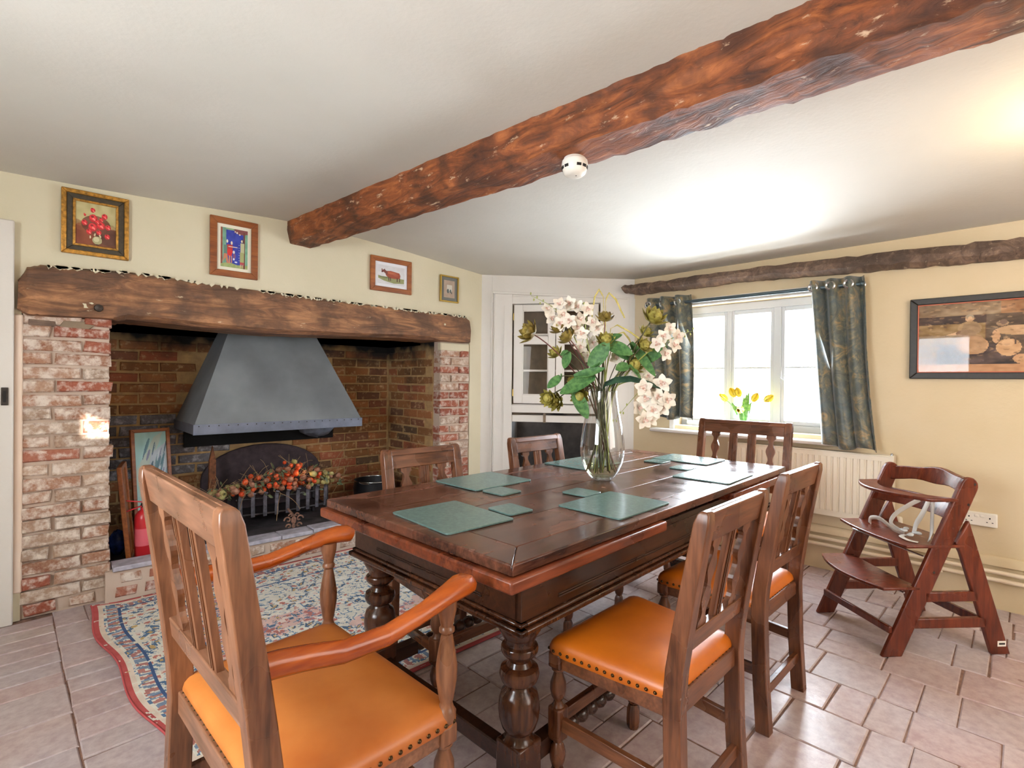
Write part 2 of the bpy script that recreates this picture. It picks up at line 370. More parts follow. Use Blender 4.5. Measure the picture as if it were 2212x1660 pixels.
class Cv:
    def __init__(s, W, H, bgc):
        s.a = np.zeros((H, W, 3)); s.a[:] = _rgb(bgc); s.Y, s.X = np.mgrid[0:H, 0:W]; s.X = (s.X+.5)/W; s.Y = (s.Y+.5)/H; s.H, s.W = H, W
    def put(s, mask, c, al=1.0): s.a[mask] = s.a[mask]*(1-al)+np.array(_rgb(c))*al
    def ell(s, x, y, rx, ry, c, al=1.0, an=0):
        dx, dy = s.X-x, s.Y-y; ca, sa = math.cos(an), math.sin(an)
        s.put(((dx*ca+dy*sa)/rx)**2+((-dx*sa+dy*ca)/ry)**2 < 1, c, al); return s
    def rect(s, x0, y0, x1, y1, c, al=1.0): s.put((s.X > x0) & (s.X < x1) & (s.Y > y0) & (s.Y < y1), c, al); return s
    def noise(s, a, k=6):
        g = RNG.rand(k+2, k+2); yi = s.Y*k; xi = s.X*k; y0 = yi.astype(int); x0 = xi.astype(int); fy = yi-y0; fx = xi-x0
        n = g[y0, x0]*(1-fx)*(1-fy)+g[y0, x0+1]*fx*(1-fy)+g[y0+1, x0]*(1-fx)*fy+g[y0+1, x0+1]*fx*fy
        s.a = np.clip(s.a+(n-.5)[..., None]*a, 0, 1); return s
    def poly(s, pts, c, al=1.0):
        m = np.zeros(s.X.shape, bool); n = len(pts)
        for i in range(n):
            (x1, y1), (x2, y2) = pts[i], pts[(i+1) % n]
            if y1 == y2: continue
            cond = ((y1 > s.Y) != (y2 > s.Y)) & (s.X < (x2-x1)*(s.Y-y1)/(y2-y1)+x1); m ^= cond
        s.put(m, c, al); return s

# ------------------------------------------------------------------ the setting
YF = 3.47                                    # face of the fireplace wall
WA = R(92.1714)                              # direction of the window wall
WD = Vector((math.cos(WA), math.sin(WA), 0)); WN = Vector((-math.sin(WA), math.cos(WA), 0)); WP = Vector((3.797, 0, 0))
def W3(s_, n_, z_): return WP+WD*s_+WN*n_+Vector((0, 0, z_))
DQ = Vector((2.884, 3.47, 0)); DE = Vector((.623, -.782, 0)).normalized(); DA = math.atan2(DE.y, DE.x)
DO = Vector((-DE.y, DE.x, 0))                # outward (behind the cupboard)
def D3(s_, n_, z_): return DQ+DE*s_+DO*n_+Vector((0, 0, z_))
def zc(x, y):                                # the old ceiling is not level
    t = max(0., min(1., (x-1.2)/2.55)); base = 2.235-.165*t**1.3
    if x < 1.2: base = 2.235-.04*(1.2-x)
    return base

mb = MB(); mb.box(-1.6, 4.6, -2.1, 4.6, -.12, -.0055); floor = mb.build('floor', DIRT, kind='structure')
# pavers: columns of square pammets and brick pairs, laid slightly off square
import itertools
def in_view(x, y):
    d = Vector((x, y, -1.2)); z = d.dot(fw)
    if z < .5: return False
    px = 1106+1106.3*d.dot(rt)/z; py = 830-1106.3*d.dot(up)/z
    return -60 < px < 2270 and py < 1720
GR = R(1.6); cells = []
x = -1.3; rn = random.Random(5)
while x < 4.5:
    cw = rn.choice((.235, .25, .26, .245)); y = -2.0+rn.uniform(0, .2)
    while y < 4.3:
        k = rn.random()
        if k < .42: hh = rn.choice((.235, .245)); cells.append((x, x+cw, y, y+hh)); y += hh
        elif k < .88:
            for _ in range(2): hh = rn.uniform(.112, .122); cells.append((x, x+cw, y, y+hh)); y += hh
        else:
            hh = .24; cells += [(x, x+cw/2, y, y+hh), (x+cw/2, x+cw, y, y+hh)]; y += hh
    x += cw
def rotc(x, y): return (x*math.cos(GR)-y*math.sin(GR), x*math.sin(GR)+y*math.cos(GR))
ind, rest = [], []
for (a, b, c, d) in cells:
    cx_, cy_ = rotc((a+b)/2, (c+d)/2)
    if cy_ > 3.40 or cx_ > 3.83-.04*cy_ or cy_ < -1.9 or cx_ < -1.25 or (cx_-2.884)*.782+(cy_-3.47)*.623 > -.06: continue
    under = .36 < cx_ < 2.2 and 1.95 < cy_ < 3.35
    (ind if in_view(cx_, cy_) and not under else rest).append((math.hypot(cx_, cy_), a, b, c, d, cx_, cy_))
ind.sort(); rest += ind[290:]; ind = ind[:290]
def paver_mb(m, a, b, c, d, top, seed):
    r_ = random.Random(seed); g = .0024; ch = .004; z1 = top
    j = lambda: r_.uniform(-.003, .003)
    o = [(a+g+j(), c+g+j()), (b-g+j(), c+g+j()), (b-g+j(), d-g+j()), (a+g+j(), d-g+j())]
    mx, my = (a+b)/2, (c+d)/2
    ins = lambda p: (p[0]+(ch if p[0] < mx else -ch), p[1]+(ch if p[1] < my else -ch))
    zt = [z1+r_.uniform(-.0022, .0022) for _ in range(4)]
    m.loft([[(*p, -.03) for p in o], [(*p, zt[i]-ch) for i, p in enumerate(o)], [(*ins(p), zt[i]) for i, p in enumerate(o)]])
for i, (_, a, b, c, d, cx_, cy_) in enumerate(ind):
    m = MB(); paver_mb(m, a-(a+b)/2, b-(a+b)/2, c-(c+d)/2, d-(c+d)/2, 0, i)
    o = m.build('paver', PAVER, floor); o.location = (cx_, cy_, 0); o.rotation_euler = (rn.uniform(-.006, .006), rn.uniform(-.006, .006), GR)
m = MB()
for i, (_, a, b, c, d, cx_, cy_) in enumerate(rest): paver_mb(m, a, b, c, d, 0, 1000+i)
o = m.build('paver_field', PAVER, floor, kind='stuff'); o.rotation_euler = (0, 0, GR)

# ceiling: gently sagging plaster
m = MB(); nx, ny = 30, 26; vs = []
for j in range(ny+1):
    for i in range(nx+1):
        X = -1.6+6.2*i/nx; Y = -2.1+6.7*j/ny; vs.append((X, Y, zc(X, Y)+.008*math.sin(2.3*X+1.1*Y)))
k = len(vs); vs += [(a, b, 2.5) for a, b, _ in vs]; fs = []
for j in range(ny):
    for i in range(nx):
        q = (j*(nx+1)+i, j*(nx+1)+i+1, (j+1)*(nx+1)+i+1, (j+1)*(nx+1)+i); fs += [q, tuple(t+k for t in q)]
m.add(vs, fs); m.build('ceiling', CEIL, smooth=60, kind='structure')

def wall_holes(frame, s0, s1, z0, z1, thick, holes):
    """boxes filling a wall rectangle around rectangular holes (s0,s1,z0,z1) ordered in s"""
    m = MB(); fr = lambda a, b, c: frame(a, c, b); cur = s0
    def bx(a, b, c, d): m.prism([(a, c), (b, c), (b, d), (a, d)], 0, thick, fr)
    for (a, b, c, d) in sorted(holes):
        if a > cur: bx(cur, a, z0, z1)
        if c > z0: bx(a, b, z0, c)
        if d < z1: bx(a, b, d, z1)
        cur = b
    if cur < s1: bx(cur, s1, z0, z1)
    return m
F3 = lambda s_, n_, z_: Vector((s_, YF+n_, z_))
# fireplace wall: door hole, hearth opening with the piers and the mantel
m = wall_holes(F3, -1.5, 2.90, 0, 2.4, .40, [(-.95, -.10, 0, 1.90), (-.035, 2.758, 0, 1.66)])
m.build('wall_fireplace', WALL, kind='structure')
m = MB(); m.box(-1.5, 2.9, YF+.40, YF+1.2, 1.9, 2.4); m.build('trim_2', SOOT, kind='structure')   # chimney mass above
# pinkish edge of limewash left of the pier
# window wall with the window hole
WZ0, WZ1, WS0, WS1 = .865, 1.80, .93, 2.07
m = wall_holes(W3, -2.3, 2.62, 0, 2.4, -.34, [(WS0, WS1, WZ0, WZ1)]); m.build('wall_right', WALLR, kind='structure')
# left and rear walls, with unseen openings added for the fill lights
L3 = lambda s_, n_, z_: Vector((-1.3-n_, s_, z_))
m = wall_holes(L3, -2.1, 3.9, 0, 2.4, .3, [(.40, 1.50, .95, 1.85)]); m.build('wall_left', WALL, kind='structure')
B3 = lambda s_, n_, z_: Vector((s_, -1.8-n_, z_))
# rear wall: slanted hole added to shape the sun patch + wide fill opening
m = wall_holes(B3, -1.6, 4.4, 0, 2.4, .12, [(.40, .65, 1.35, 1.65), (1.1, 2.7, .75, 1.95)])
hx0, hx1 = .463, .583; hz = lambda x_: 1.539-(x_-.463)*.45
for poly in ([(.40, 1.35), (.65, 1.35), (hx1, 1.411), (hx0, 1.419)], [(hx0, hz(hx0)), (hx1, hz(hx1)), (.65, 1.65), (.40, 1.65)],
             [(.40, 1.35), (hx0, 1.419), (hx0, hz(hx0)), (.40, 1.65)], [(hx1, 1.411), (.65, 1.35), (.65, 1.65), (hx1, hz(hx1))]):
    m.prism(poly, 0, .12, lambda a, b, c: B3(a, c, b))
m.build('wall_rear', WALL, kind='structure')
# unseen block added to keep the low sun out of the wide rear opening
MB().box(.675, 8.0, -2.75, -2.55, 0, 2.7).build('sun_blocker', BRICK, kind='structure')
# corner wall (behind and around the corner cupboard)
m = MB(); fr = lambda a, b, c: D3(a, c, b)
m.prism([(-.02, 0), (.094, 0), (.094, 2.3), (-.02, 2.3)], 0, .12, fr)
m.prism([(.094, 1.90), (1.36, 1.90), (1.36, 2.3), (.094, 2.3)], .004, .12, fr)
m.prism([(1.27, 0), (1.36, 0), (1.36, 1.90), (1.27, 1.91)], 0, .12, fr)
m.build('wall_corner', WHITE, kind='structure')

# ---- fireplace: piers, kerb and bricks
fire = thing('fireplace', (0, 0, 0), 0, 'large open inglenook fireplace with whitewashed brick piers and raised brick kerb', 'fireplace')
m = MB(); m.box(-.045, .305, YF+.012, YF+.40, 0, 1.50); m.box(2.456, 2.758, YF+.012, YF+.12, 0, 1.52)
m.box(.29, 2.46, 3.425, 3.56, 0, .165); m.build('mortar_core', MORT, fire)
m = MB(); m.box(.30, 2.46, 3.55, 4.34, 0, .128); m.build('hearth_floor', plain('hearth_ash', '3c3638', .8, .35, 12, .4), fire, bevel=.004)
def brick_mesh(L, H, D, seed, jit=.004):
    m = MB(); r_ = random.Random(seed); c = .006
    j = lambda k=jit: r_.uniform(-k, k)
    x0, x1, z0, z1 = -L/2, L/2, -H/2, H/2
    o = [(x0+j(), z0+j()), (x1+j(), z0+j()), (x1+j(), z1+j()), (x0+j(), z1+j())]
    def ring(ins, y, jy=0): return [(a+(ins if a < 0 else -ins), y+r_.uniform(-jy, jy), b+(ins if b < 0 else -ins)) for a, b in o]
    mid = [(0, z0+j()), (x1, 0)]
    m.loft([ring(0, D), ring(0, c, .002), ring(c, 0, .003)])
    return m
BM = {}
def brick(parent, x, y, z, L, H, D, mtl, rz=0, jit=.004, var=4):
    key = (round(L, 2), round(H, 3), mtl.name, random.randrange(var))
    if key not in BM: BM[key] = brick_mesh(L, H, D, len(BM)*7+1, jit).mesh('brick', mtl)
    return place(BM[key], 'brick', (x, y+random.uniform(-.004, .004), z), parent, (random.uniform(-.01, .01), random.uniform(-.012, .012), rz+random.uniform(-.012, .012)))
# left pier courses
z = .075
ci = 0; random.seed(3)
hC = .0695
while z < 1.475:
    x0, x1 = -.040, .318+random.uniform(-.014, .010)
    splits = [.118, .236] if ci % 2 else [.235, .12]
    lens = [x1-x0-splits[1] if ci % 2 else splits[0]]
    lens.append(x1-x0-lens[0]); xx = x0
    for q, L in enumerate(lens):
        mt = BRICKR if random.random() < .22 else BRICK
        brick(fire, xx+L/2, YF-.006-(.012 if z < .5 else 0)*random.random(), z+.0295, L-.012, .057, .10, mt, jit=.005); xx += L
    # return face of the pier (jamb) bricks seen edge-on inside the opening
    brick(fire, .318, YF+.22, z+.0295, .22, .057, .05, BRICK, rz=R(90))
    z += hC; ci += 1
brick(fire, .035, YF-.008, .040, .115, .050, .10, BRICKR); brick(fire, .20, YF-.002, .038, .10, .045, .10, BRICK)
# broken timber/plaster packing course below the mantel on the left
m = MB(); m.prism([(-.01, 1.45), (.09, 1.452), (.09, 1.478), (-.01, 1.482)], 0, .02, lambda a, b, c: (a, YF-.004+c, b)).build('packing_timber', WBEAM, fire, bevel=.003)
m = MB(); m.prism([(.10, 1.448), (.22, 1.445), (.245, 1.47), (.2, 1.486), (.12, 1.485)], 0, .02, lambda a, b, c: (a, YF-.004+c, b)).build('packing_tile', CUPIN, fire, bevel=.003)
# right pier front face
z = .06; ci = 0
while z < 1.44:
    x0, x1 = 2.447+random.uniform(-.006, .006), 2.752
    sp = [.20, .1] if ci % 2 else [.105, .2]
    xx = x0
    for L in sp:
        L = L if L == sp[0] else x1-xx
        brick(fire, xx+L/2, YF-.005, z+.0295, L-.012, .056, .10, BRICKR if random.random() < .55 else BRICK); xx += L
    z += .0705; ci += 1
m = MB(); m.box(2.452, 2.75, YF-.004, YF+.05, 1.445, 1.515); m.build('plaster_pad', WALL, fire, bevel=.01)
# kerb: two courses of brick and pale coping tiles
for r_i, zz in enumerate((.045, .115)):
    xx = .33+(.02 if r_i else .0)
    while xx < 2.40:
        L = random.choice((.215, .10, .225)); L = min(L, 2.44-xx)
        if L > .06: brick(fire, xx+L/2, 3.415, zz+.004, L-.008, .048, .09, BRICKR if random.random() < .35 else BRICK)
        xx += L+.03
xx = .318; 
while xx < 2.43:
    L = min(random.uniform(.20, .24), 2.44-xx)
    m = MB(); m.box(-L/2+.002, L/2-.002, -.068, .062, -.013, .013); m.jitter(.0015, int(xx*100))
    o = m.build('coping_tile', COPING, fire, bevel=.004); o.location = (xx+L/2, 3.474, .176+random.uniform(-.002, .002)); o.rotation_euler = (0, random.uniform(-.01, .01), 0); xx += L

# ---- recess walls (structure) with their bricks
rec = thing('wall_recess', (0, 0, 0), kind='structure')
YB = 4.30
m = MB(); m.box(.05, 2.60, YB+.012, YB+.2, 0, 1.6); m.box(2.452, 2.6, YF+.10, YB+.05, 0, 1.6); m.box(.05, .30, YF+.4, YB+.05, 0, 2.0)
m.build('backing', MORTIN, rec)
m = MB(); m.box(.05, 2.60, YB+.012, YB+.2, 1.5, 2.4); m.box(2.452, 2.6, YF+.3, YB+.05, 1.5, 2.4); m.box(.05, .30, YF+.4, YB+.05, 1.5, 2.4)
m.box(.05, .72, YF+.3, YB+.1, 1.62, 1.70); m.box(1.95, 2.60, YF+.3, YB+.1, 1.60, 1.68); m.build('chimney_throat', SOOT, rec)
cnt = 0; z = .14; ci = 0; random.seed(9)
while z < 1.42:
    xx = .31-(.11 if ci % 2 else 0)
    while xx < 2.44:
        a = max(xx, .31); b = min(xx+.225, 2.44)
        hid = (1.05 < (a+b)/2 < 1.65 and .18 < z < .9) or (.85 < (a+b)/2 < 1.80 and .9 <= z < 1.35)
        if b-a > .07 and not hid:
            mt = BRICKW if ((a+b)/2 < 1.0 and .5 < z < .92) else BRICKIN
            brick(rec, (a+b)/2, YB, z+.0315, b-a-.011, .061, .06, mt); cnt += 1
        xx += .228
    yy = YF+.11+(.11 if ci % 2 else 0)
    while yy < YB-.05:
        L = min(.225, YB-yy)
        if L > .07: brick(rec, 2.446, yy+L/2, z+.0315, L-.011, .061, .05, BRICKIN, rz=R(-90)); cnt += 1
        yy += .228
    z += .0735; ci += 1

# ---- mantel beam
def beam_loft(stations, name, mtl, label, amp=.006, seed=1, cat='beam', sub=3):
    """stations: list of rings (same length) ; subdivides and roughens"""
    rn_ = random.Random(seed); rings = []
    for i in range(len(stations)-1):
        for k in range(sub):
            t = k/sub; rings.append([Vector(a).lerp(Vector(b), t) for a, b in zip(stations[i], stations[i+1])])
    rings.append([Vector(a) for a in stations[-1]])
    rings = [[p+Vector((rn_.uniform(-amp, amp), rn_.uniform(-amp, amp), rn_.uniform(-amp, amp))) for p in r_] for r_ in rings]
    m = MB(); m.loft(rings); return m.build(name, mtl, smooth=28, label=label, cat=cat)
def mant(x):
    # top edge and bottom edge of the mantel along x
    pts = [(-.048, 1.672, 1.525), (-.015, 1.738, 1.500), (.03, 1.757, 1.500), (.20, 1.764, 1.504), (.315, 1.770, 1.506), (.345, 1.773, 1.522), (.375, 1.776, 1.532), (.47, 1.776, 1.530), (.76, 1.766, 1.520), (1.15, 1.760, 1.512), (1.6, 1.755, 1.526), (2.02, 1.753, 1.542), (2.31, 1.753, 1.544), (2.39, 1.753, 1.524), (2.46, 1.752, 1.520), (2.68, 1.752, 1.522), (2.73, 1.725, 1.526)]
    return pts
st = []
for x_, t_, b_ in mant(0):
    e_ = .012 if x_ in (-.048, 2.73) else 0; sf = .020 if .33 < x_ < 2.35 else 0
    st.append([(x_, YF-.052+e_, b_+.004), (x_, YF-.030+sf, b_-.001-sf), (x_, YF+.30, b_-sf), (x_, YF+.30, t_), (x_, YF+.01, t_), (x_, YF-.045+e_, t_-.02), (x_, YF-.058+e_, (t_+b_)/2)])
o = beam_loft(st, 'mantel_beam', MANTEL, 'long rough oak mantel beam spanning the top of the brick fireplace', .0022, 4, sub=4)
m = MB(); rr_ = random.Random(77); tp_ = [(p[0], p[1]) for p in mant(0)]
for k in range(120):
    x_ = rr_.uniform(.04, 2.68); j_ = max(i for i in range(len(tp_)) if tp_[i][0] <= x_); j_ = min(j_, len(tp_)-2); t_ = (x_-tp_[j_][0])/(tp_[j_+1][0]-tp_[j_][0]); z_ = tp_[j_][1]*(1-t_)+tp_[j_+1][1]*t_
    L_ = rr_.uniform(.01, .05); m.prism([(x_-L_/2, z_-.012), (x_, z_-rr_.uniform(.020, .030)), (x_+L_/2, z_-.014), (x_+L_/3, z_-.008), (x_-L_/3, z_-.007)], YF-.0555, YF-.040, lambda a, b, c: (a, c, b))
m.build('plaster_edge', WALL, o, kind='stuff')
m = MB(); m.lathe([(.0, 0), (.020, .002), (.017, .012), (.0, .016)], (.255, YF-.058, 1.557), 10, (0, -1, 0)); m.build('bolt', DKPLATE, o, smooth=40)
m = MB(); m.lathe([(.0, 0), (.009, .002), (.008, .008), (.0, .01)], (2.45, YF-.055, 1.655), 10, (0, -1, 0)); m.build('peg', WALL, o, smooth=40)
m = MB(); m.prism([(.19, 1.575), (.205, 1.574), (.208, 1.56), (.214, 1.553), (.196, 1.552), (.196, 1.565)], 0, .004, lambda a, b, c: (a, YF-.060+c, b)).build('plaster_spot', WALL, o)
m = MB(); m.prism([(.215, 1.58), (.228, 1.584), (.236, 1.577), (.228, 1.573)], 0, .004, lambda a, b, c: (a, YF-.060+c, b)).build('plaster_spot', WALL, o)

# ---- ceiling beam
st = []
for y_, xl, xlb, xrb in [(3.475, 1.225, 1.235, 1.40), (2.6, 1.29, 1.335, 1.51), (1.6, 1.375, 1.45, 1.64), (.9, 1.44, 1.545, 1.725), (.45, 1.485, 1.585, 1.78), (0, 1.52, 1.65, 1.83), (-.8, 1.60, 1.74, 1.93), (-1.8, 1.70, 1.84, 2.05)]:
    zt = zc(xl, y_)+.03; zb = 2.095
    st.append([(xlb, y_, zb+.002), ((xlb+xrb)/2, y_, zb-.008), (xrb-.03, y_, zb-.012), (xrb, y_, zb+.006), (xrb+.008, y_, zb+.03), (xrb+.012, y_, zt), (xl, y_, zt), ((xl+xlb)/2-.004, y_, (zb+zt)/2)])
beam_loft(st, 'ceiling_beam', BEAM, 'thick reddish old oak beam crossing the ceiling', .006, 2, sub=14)
# ---- beam set in the window wall
st = []
for s_, zt, zb, n_ in [(2.50, 2.02, 1.955, .13), (2.40, 2.015, 1.93, .125), (2.0, 2.015, 1.925, .12), (1.6, 2.02, 1.93, .12), (1.2, 2.01, 1.915, .11), (.8, 2.0, 1.895, .10), (.4, 1.99, 1.88, .09), (.1, 1.98, 1.872, .08), (-.8, 1.95, 1.85, .08), (-1.6, 1.93, 1.84, .08)]:
    st.append([W3(s_, -.05, zb), W3(s_, n_*.6, zb-.004), W3(s_, n_, zb+.02), W3(s_, n_, (zt+zb)/2), W3(s_, n_*.7, zt-.01), W3(s_, -.05, zt)])
beam_loft(st, 'wall_beam', WBEAM, 'weathered grey brown beam embedded above the window', .007, 8, sub=7)

# ---- door and its casing at the far left
d1 = thing('door_1', (0, 0, 0), kind='structure')
MB().box(-.95, -.16, YF+.03, YF+.07, .01, 1.86).build('door_leaf', WHITE, d1, bevel=.003)
m = MB()
for xx in (-.94, -.74, -.54, -.34, -.18): m.box(xx, xx+.004, YF+.022, YF+.032, .02, 1.85)
m.build('board_joint', DKPLATE, d1)
t1 = MB().box(-.165, -.060, YF-.045, YF+.02, 0, 1.945).box(-.95, -.165, YF-.045, YF+.02, 1.86, 1.945).build('trim_1', WHITE, bevel=.006, kind='structure')
MB().box(-.103, -.078, YF-.055, YF-.043, 1.06, 1.145).build('strike_plate', DKPLATE, t1, bevel=.002)
MB().box(-.096, -.086, YF-.059, YF-.054, 1.075, 1.13).build('keep_slot', BLACK, t1)
m = MB().box(-.062, -.028, YF-.014, YF+.02, .14, 1.5); m.jitter(.002, 3); m.build('trim_3', BLUSH, bevel=.008, kind='structure')

# ------------------------------------------------------------------ corner cupboard
cup = thing('corner_cupboard', DQ, DA, 'white painted built-in corner cupboard with glazed doors', 'cupboard')
PA, PB = .094, 1.27
def cpanel(name, x0, x1, z0, z1, y0=-.006, y1=.02, mt=WHITE, bv=.002, par=cup): return MB().box(x0, x1, y0, y1, z0, z1).build(name, mt, par, bevel=bv)
m = MB()
m.box(PA, .275, -.004, .03, 0, 1.975); m.box(1.03, PB, -.004, .03, 0, 1.92); m.box(.275, 1.03, -.004, .03, 1.872, 1.935); m.box(.275, 1.03, -.004, .03, .928, .995); m.box(.275, 1.03, -.004, .03, 0, .12)
m.build('face_frame', WHITE, cup, bevel=.0015)
MB().box(.094, .104, -.02, .0, 0, 1.985).box(.112, .119, -.014, .0, 0, 1.978).build('moulding', WHITE, cup, bevel=.002)
MB().prism([(.094, 1.965), (1.25, 1.900), (1.25, 1.915), (.094, 1.985)], -.016, 0, lambda a, b, c: (a, c, b)).build('cornice', WHITE, cup, bevel=.002)
MB().box(.20, .206, -.010, 0, 0, 1.86).build('panel_bead', WHITE, cup)
# carcass behind: triangular back
m = MB(); m.prism([(.27, .03), (1.04, .03), (.66, .42)], .995, 1.872, lambda a, b, c: (a, b, c)); 
m2 = MB()
for (a, b), (c, d) in (((.26, .03), (.66, .43)), ((.66, .43), (1.05, .03))):
    m2.hexa([(a, b, .90), (c, d, .90), (c, d+.02, .90), (a, b+.02, .90)], [(a, b, 1.88), (c, d, 1.88), (c, d+.02, 1.88), (a, b+.02, 1.88)])
m2.build('interior_wall', CUPIN, cup)
MB().prism([(.27, .03), (1.04, .03), (.66, .42)], .985, 1.0).build('cupboard_floor', WHITE, cup)
MB().prism([(.27, .03), (1.04, .03), (.66, .42)], 1.87, 1.88).build('cupboard_top', WHITE, cup)
for zz in (1.285, 1.60): MB().prism([(.28, .045), (1.03, .045), (.66, .41)], zz, zz+.018).build('shelf', WHITE, cup, bevel=.002)
# recess under the doors
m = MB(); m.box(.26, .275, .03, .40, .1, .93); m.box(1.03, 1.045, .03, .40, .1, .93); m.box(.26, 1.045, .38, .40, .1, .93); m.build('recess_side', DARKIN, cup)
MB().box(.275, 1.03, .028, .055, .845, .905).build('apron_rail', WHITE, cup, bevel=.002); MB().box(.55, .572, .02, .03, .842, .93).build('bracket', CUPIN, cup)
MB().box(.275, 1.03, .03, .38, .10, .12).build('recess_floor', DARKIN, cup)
for nm_x0, nm_x1, g0, g1, hinge in ((.290, .650, .368, .590, 1), (.656, 1.015, .722, .945, 0)):
    dr = MB()
    z0, z1 = 1.008, 1.862
    dr.box(nm_x0, g0, -.012, .012, z0, z1); dr.box(g1, nm_x1, -.012, .012, z0, z1)
    dr.box(g0, g1, -.012, .012, z0, 1.083); dr.box(g0, g1, -.012, .012, 1.812, z1); dr.box(g0, g1, -.010, .010, 1.527, 1.585)
    do = dr.build('cupboard_door', WHITE, cup, bevel=.003)
    MB().box(g0-.004, g1+.004, .001, .003, 1.08, 1.815).build('pane', PANE, do)
    m = MB()
    for a, b, c, d in ((g0, g0+.007, 1.083, 1.812), (g1-.007, g1, 1.083, 1.812)): m.box(a, b, -.006, .006, c, d)
    for c in (1.083, 1.520, 1.585, 1.805): m.box(g0, g1, -.006, .006, c, c+.007)
    m.build('glazing_bead', WHITE, do)
    hx = nm_x0-.006 if hinge else nm_x1
    for zz in (1.10, 1.76): MB().box(hx, hx+.006, -.016, -.002, zz-.03, zz+.03).build('hinge', GOLDF, do)

# ------------------------------------------------------------------ window
win = thing('window_1', WP, WA, kind='structure')   # local x along the wall, local y into the room
m = MB(); FN = -.14
m.box(WS0, WS1, FN-.03, FN+.03, WZ0, WZ0+.045); m.box(WS0, WS1, FN-.03, FN+.03, WZ1-.055, WZ1)
m.box(WS0, WS0+.05, FN-.03, FN+.03, WZ0, WZ1); m.box(WS1-.05, WS1, FN-.03, FN+.03, WZ0, WZ1)
m.build('window_frame', WINP, win, bevel=.004)
MU = (1.36, 1.70)
for c, wd_ in zip(MU, (.05, .035)): MB().box(c-wd_/2, c+wd_/2, FN-.025, FN+.025, WZ0+.04, WZ1-.05).build('mullion', WINP, win, bevel=.004)
edges = [WS0+.05, MU[0]-.025, MU[0]+.025, MU[1]-.0175, MU[1]+.0175, WS1-.05]
for a, b in ((edges[0], edges[1]), (edges[2], edges[3]), (edges[4], edges[5])):
    m = MB(); z0, z1 = WZ0+.045, WZ1-.055; k = .022
    m.box(a, a+k, FN-.015, FN+.018, z0, z1); m.box(b-k, b, FN-.015, FN+.018, z0, z1); m.box(a+k, b-k, FN-.015, FN+.018, z0, z0+k+.008); m.box(a+k, b-k, FN-.015, FN+.018, z1-k-.008, z1)
    sash = m.build('sash', WINP, win, bevel=.003)
    MB().box(a+k, b-k, FN-.006, FN+.008, 1.31, 1.322).build('glazing_bar', WINP, sash)
    MB().box(a+k-.004, b-k+.004, FN-.003, FN+.001, z0+.02, z1-.02).build('pane', PANE, sash)
# curled stay handle
hpts = [(MU[0]-.03, FN+.03, 1.32)]+[(MU[0]-.03-.0*t, FN+.034, 1.32-.07*t/6) for t in range(1, 7)]
hpts += [(MU[0]-.045+.017*math.cos(t), FN+.036, 1.245+.017*math.sin(t)) for t in [0, -.6, -1.2, -1.9, -2.6, -3.4, -4.2]]
MB().tube(hpts, .004, 6).build('window_catch', WINP, win, smooth=60)
MB().box(WS0-.01, WS1+.17, -.15, .100, .812, .838).build('window_sill', WHITE, win, bevel=.008)
MB().box(WS0-.12, WS0-.011, -.02, .100, .812, .838).build('sill_end', WHITE, win, bevel=.008)
MB().box(WS0-.02, WS1+.04, 0, .022, 1.795, 1.845).box(WS1, WS1+.04, 0, .018, .838, 1.80).build('window_casing', WHITE, win, bevel=.004)
m = MB(); m.box(WS0, WS1, -.12, -.005, WZ0-.03, WZ0+.002); m.build('inner_sill', WHITE, win, bevel=.003)

# trims along the window wall
MB().prism([(0, .235), (.022, .235), (.024, .272), (.016, .286), (0, .288)], -2.2, 2.30, lambda a, b, c: W3(c, a, b)).build('baseboard_right', WALLR, kind='structure', bevel=.002)
for zz, nn, nm in ((.205, .030, 'upper'), (.165, .034, 'lower')):
    m = MB(); m.tube([W3(s_, nn, zz+.004*math.sin(s_*2)) for s_ in np.linspace(-2.2, 2.2, 12)], .0115, 10)
    o = m.build('heating_pipe', METPIPE, smooth=60, label='%s of two cream painted heating pipes along the foot of the window wall' % nm, cat='pipe')
    if nm == 'lower':
        for s_ in (.44, 1.5): MB().box(s_-.01, s_+.01, .02, .048, .150, .180).xf(Matrix.Translation(WP) @ Matrix.Rotation(WA, 4, 'Z')).build('pipe_clip', METPIPE, o, bevel=.002)

# radiator
rad = thing('radiator', WP, WA, 'cream panel radiator below the curtained window', 'radiator')
RS0, RS1, RZ0, RZ1 = .655, 1.615, .372, .782
prof = []; s_ = RS0+.02
m = MB(); pts = [(RS0, .078)]
nfl = 26; stp = (RS1-RS0-.05)/nfl; s_ = RS0+.025
for i in range(nfl):
    pts += [(s_+stp*.10, .090), (s_+stp*.28, .090), (s_+stp*.36, .0965), (s_+stp*.92, .0965)]; s_ += stp
pts += [(RS1-.02, .090), (RS1, .078)]
back = [(RS1, .066), (RS0, .066)]
# fluted middle, flat top and bottom borders
m.prism(pts+back, RZ0+.035, RZ1-.035)
m.box(RS0, RS1, .066, .090, RZ0, RZ0+.036); m.box(RS0, RS1, .066, .090, RZ1-.036, RZ1-.008)
m.build('front_panel', METW, rad)
MB().box(RS0, RS1, .022, .094, RZ1-.008, RZ1).build('top_grille', METW, rad, bevel=.003)
for q in (RS0-.002, RS1-.004): MB().box(q, q+.006, .022, .09, RZ0, RZ1).build('side_cover', METW, rad, bevel=.002)
MB().box(RS0+.01, RS1-.01, .024, .034, RZ0, RZ1-.01).build('back_panel', METW, rad)
m = MB(); m.lathe([(.012, 0), (.016, .01), (.016, .05), (.010, .058)], (RS0-.028, .06, RZ0+.0), 12); m.tube([(RS0-.028, .06, RZ0+.01), (RS0-.028, .05, .3), (RS0-.028, .03, .21)], .007, 8)
m.build('valve', METW, rad, smooth=50)
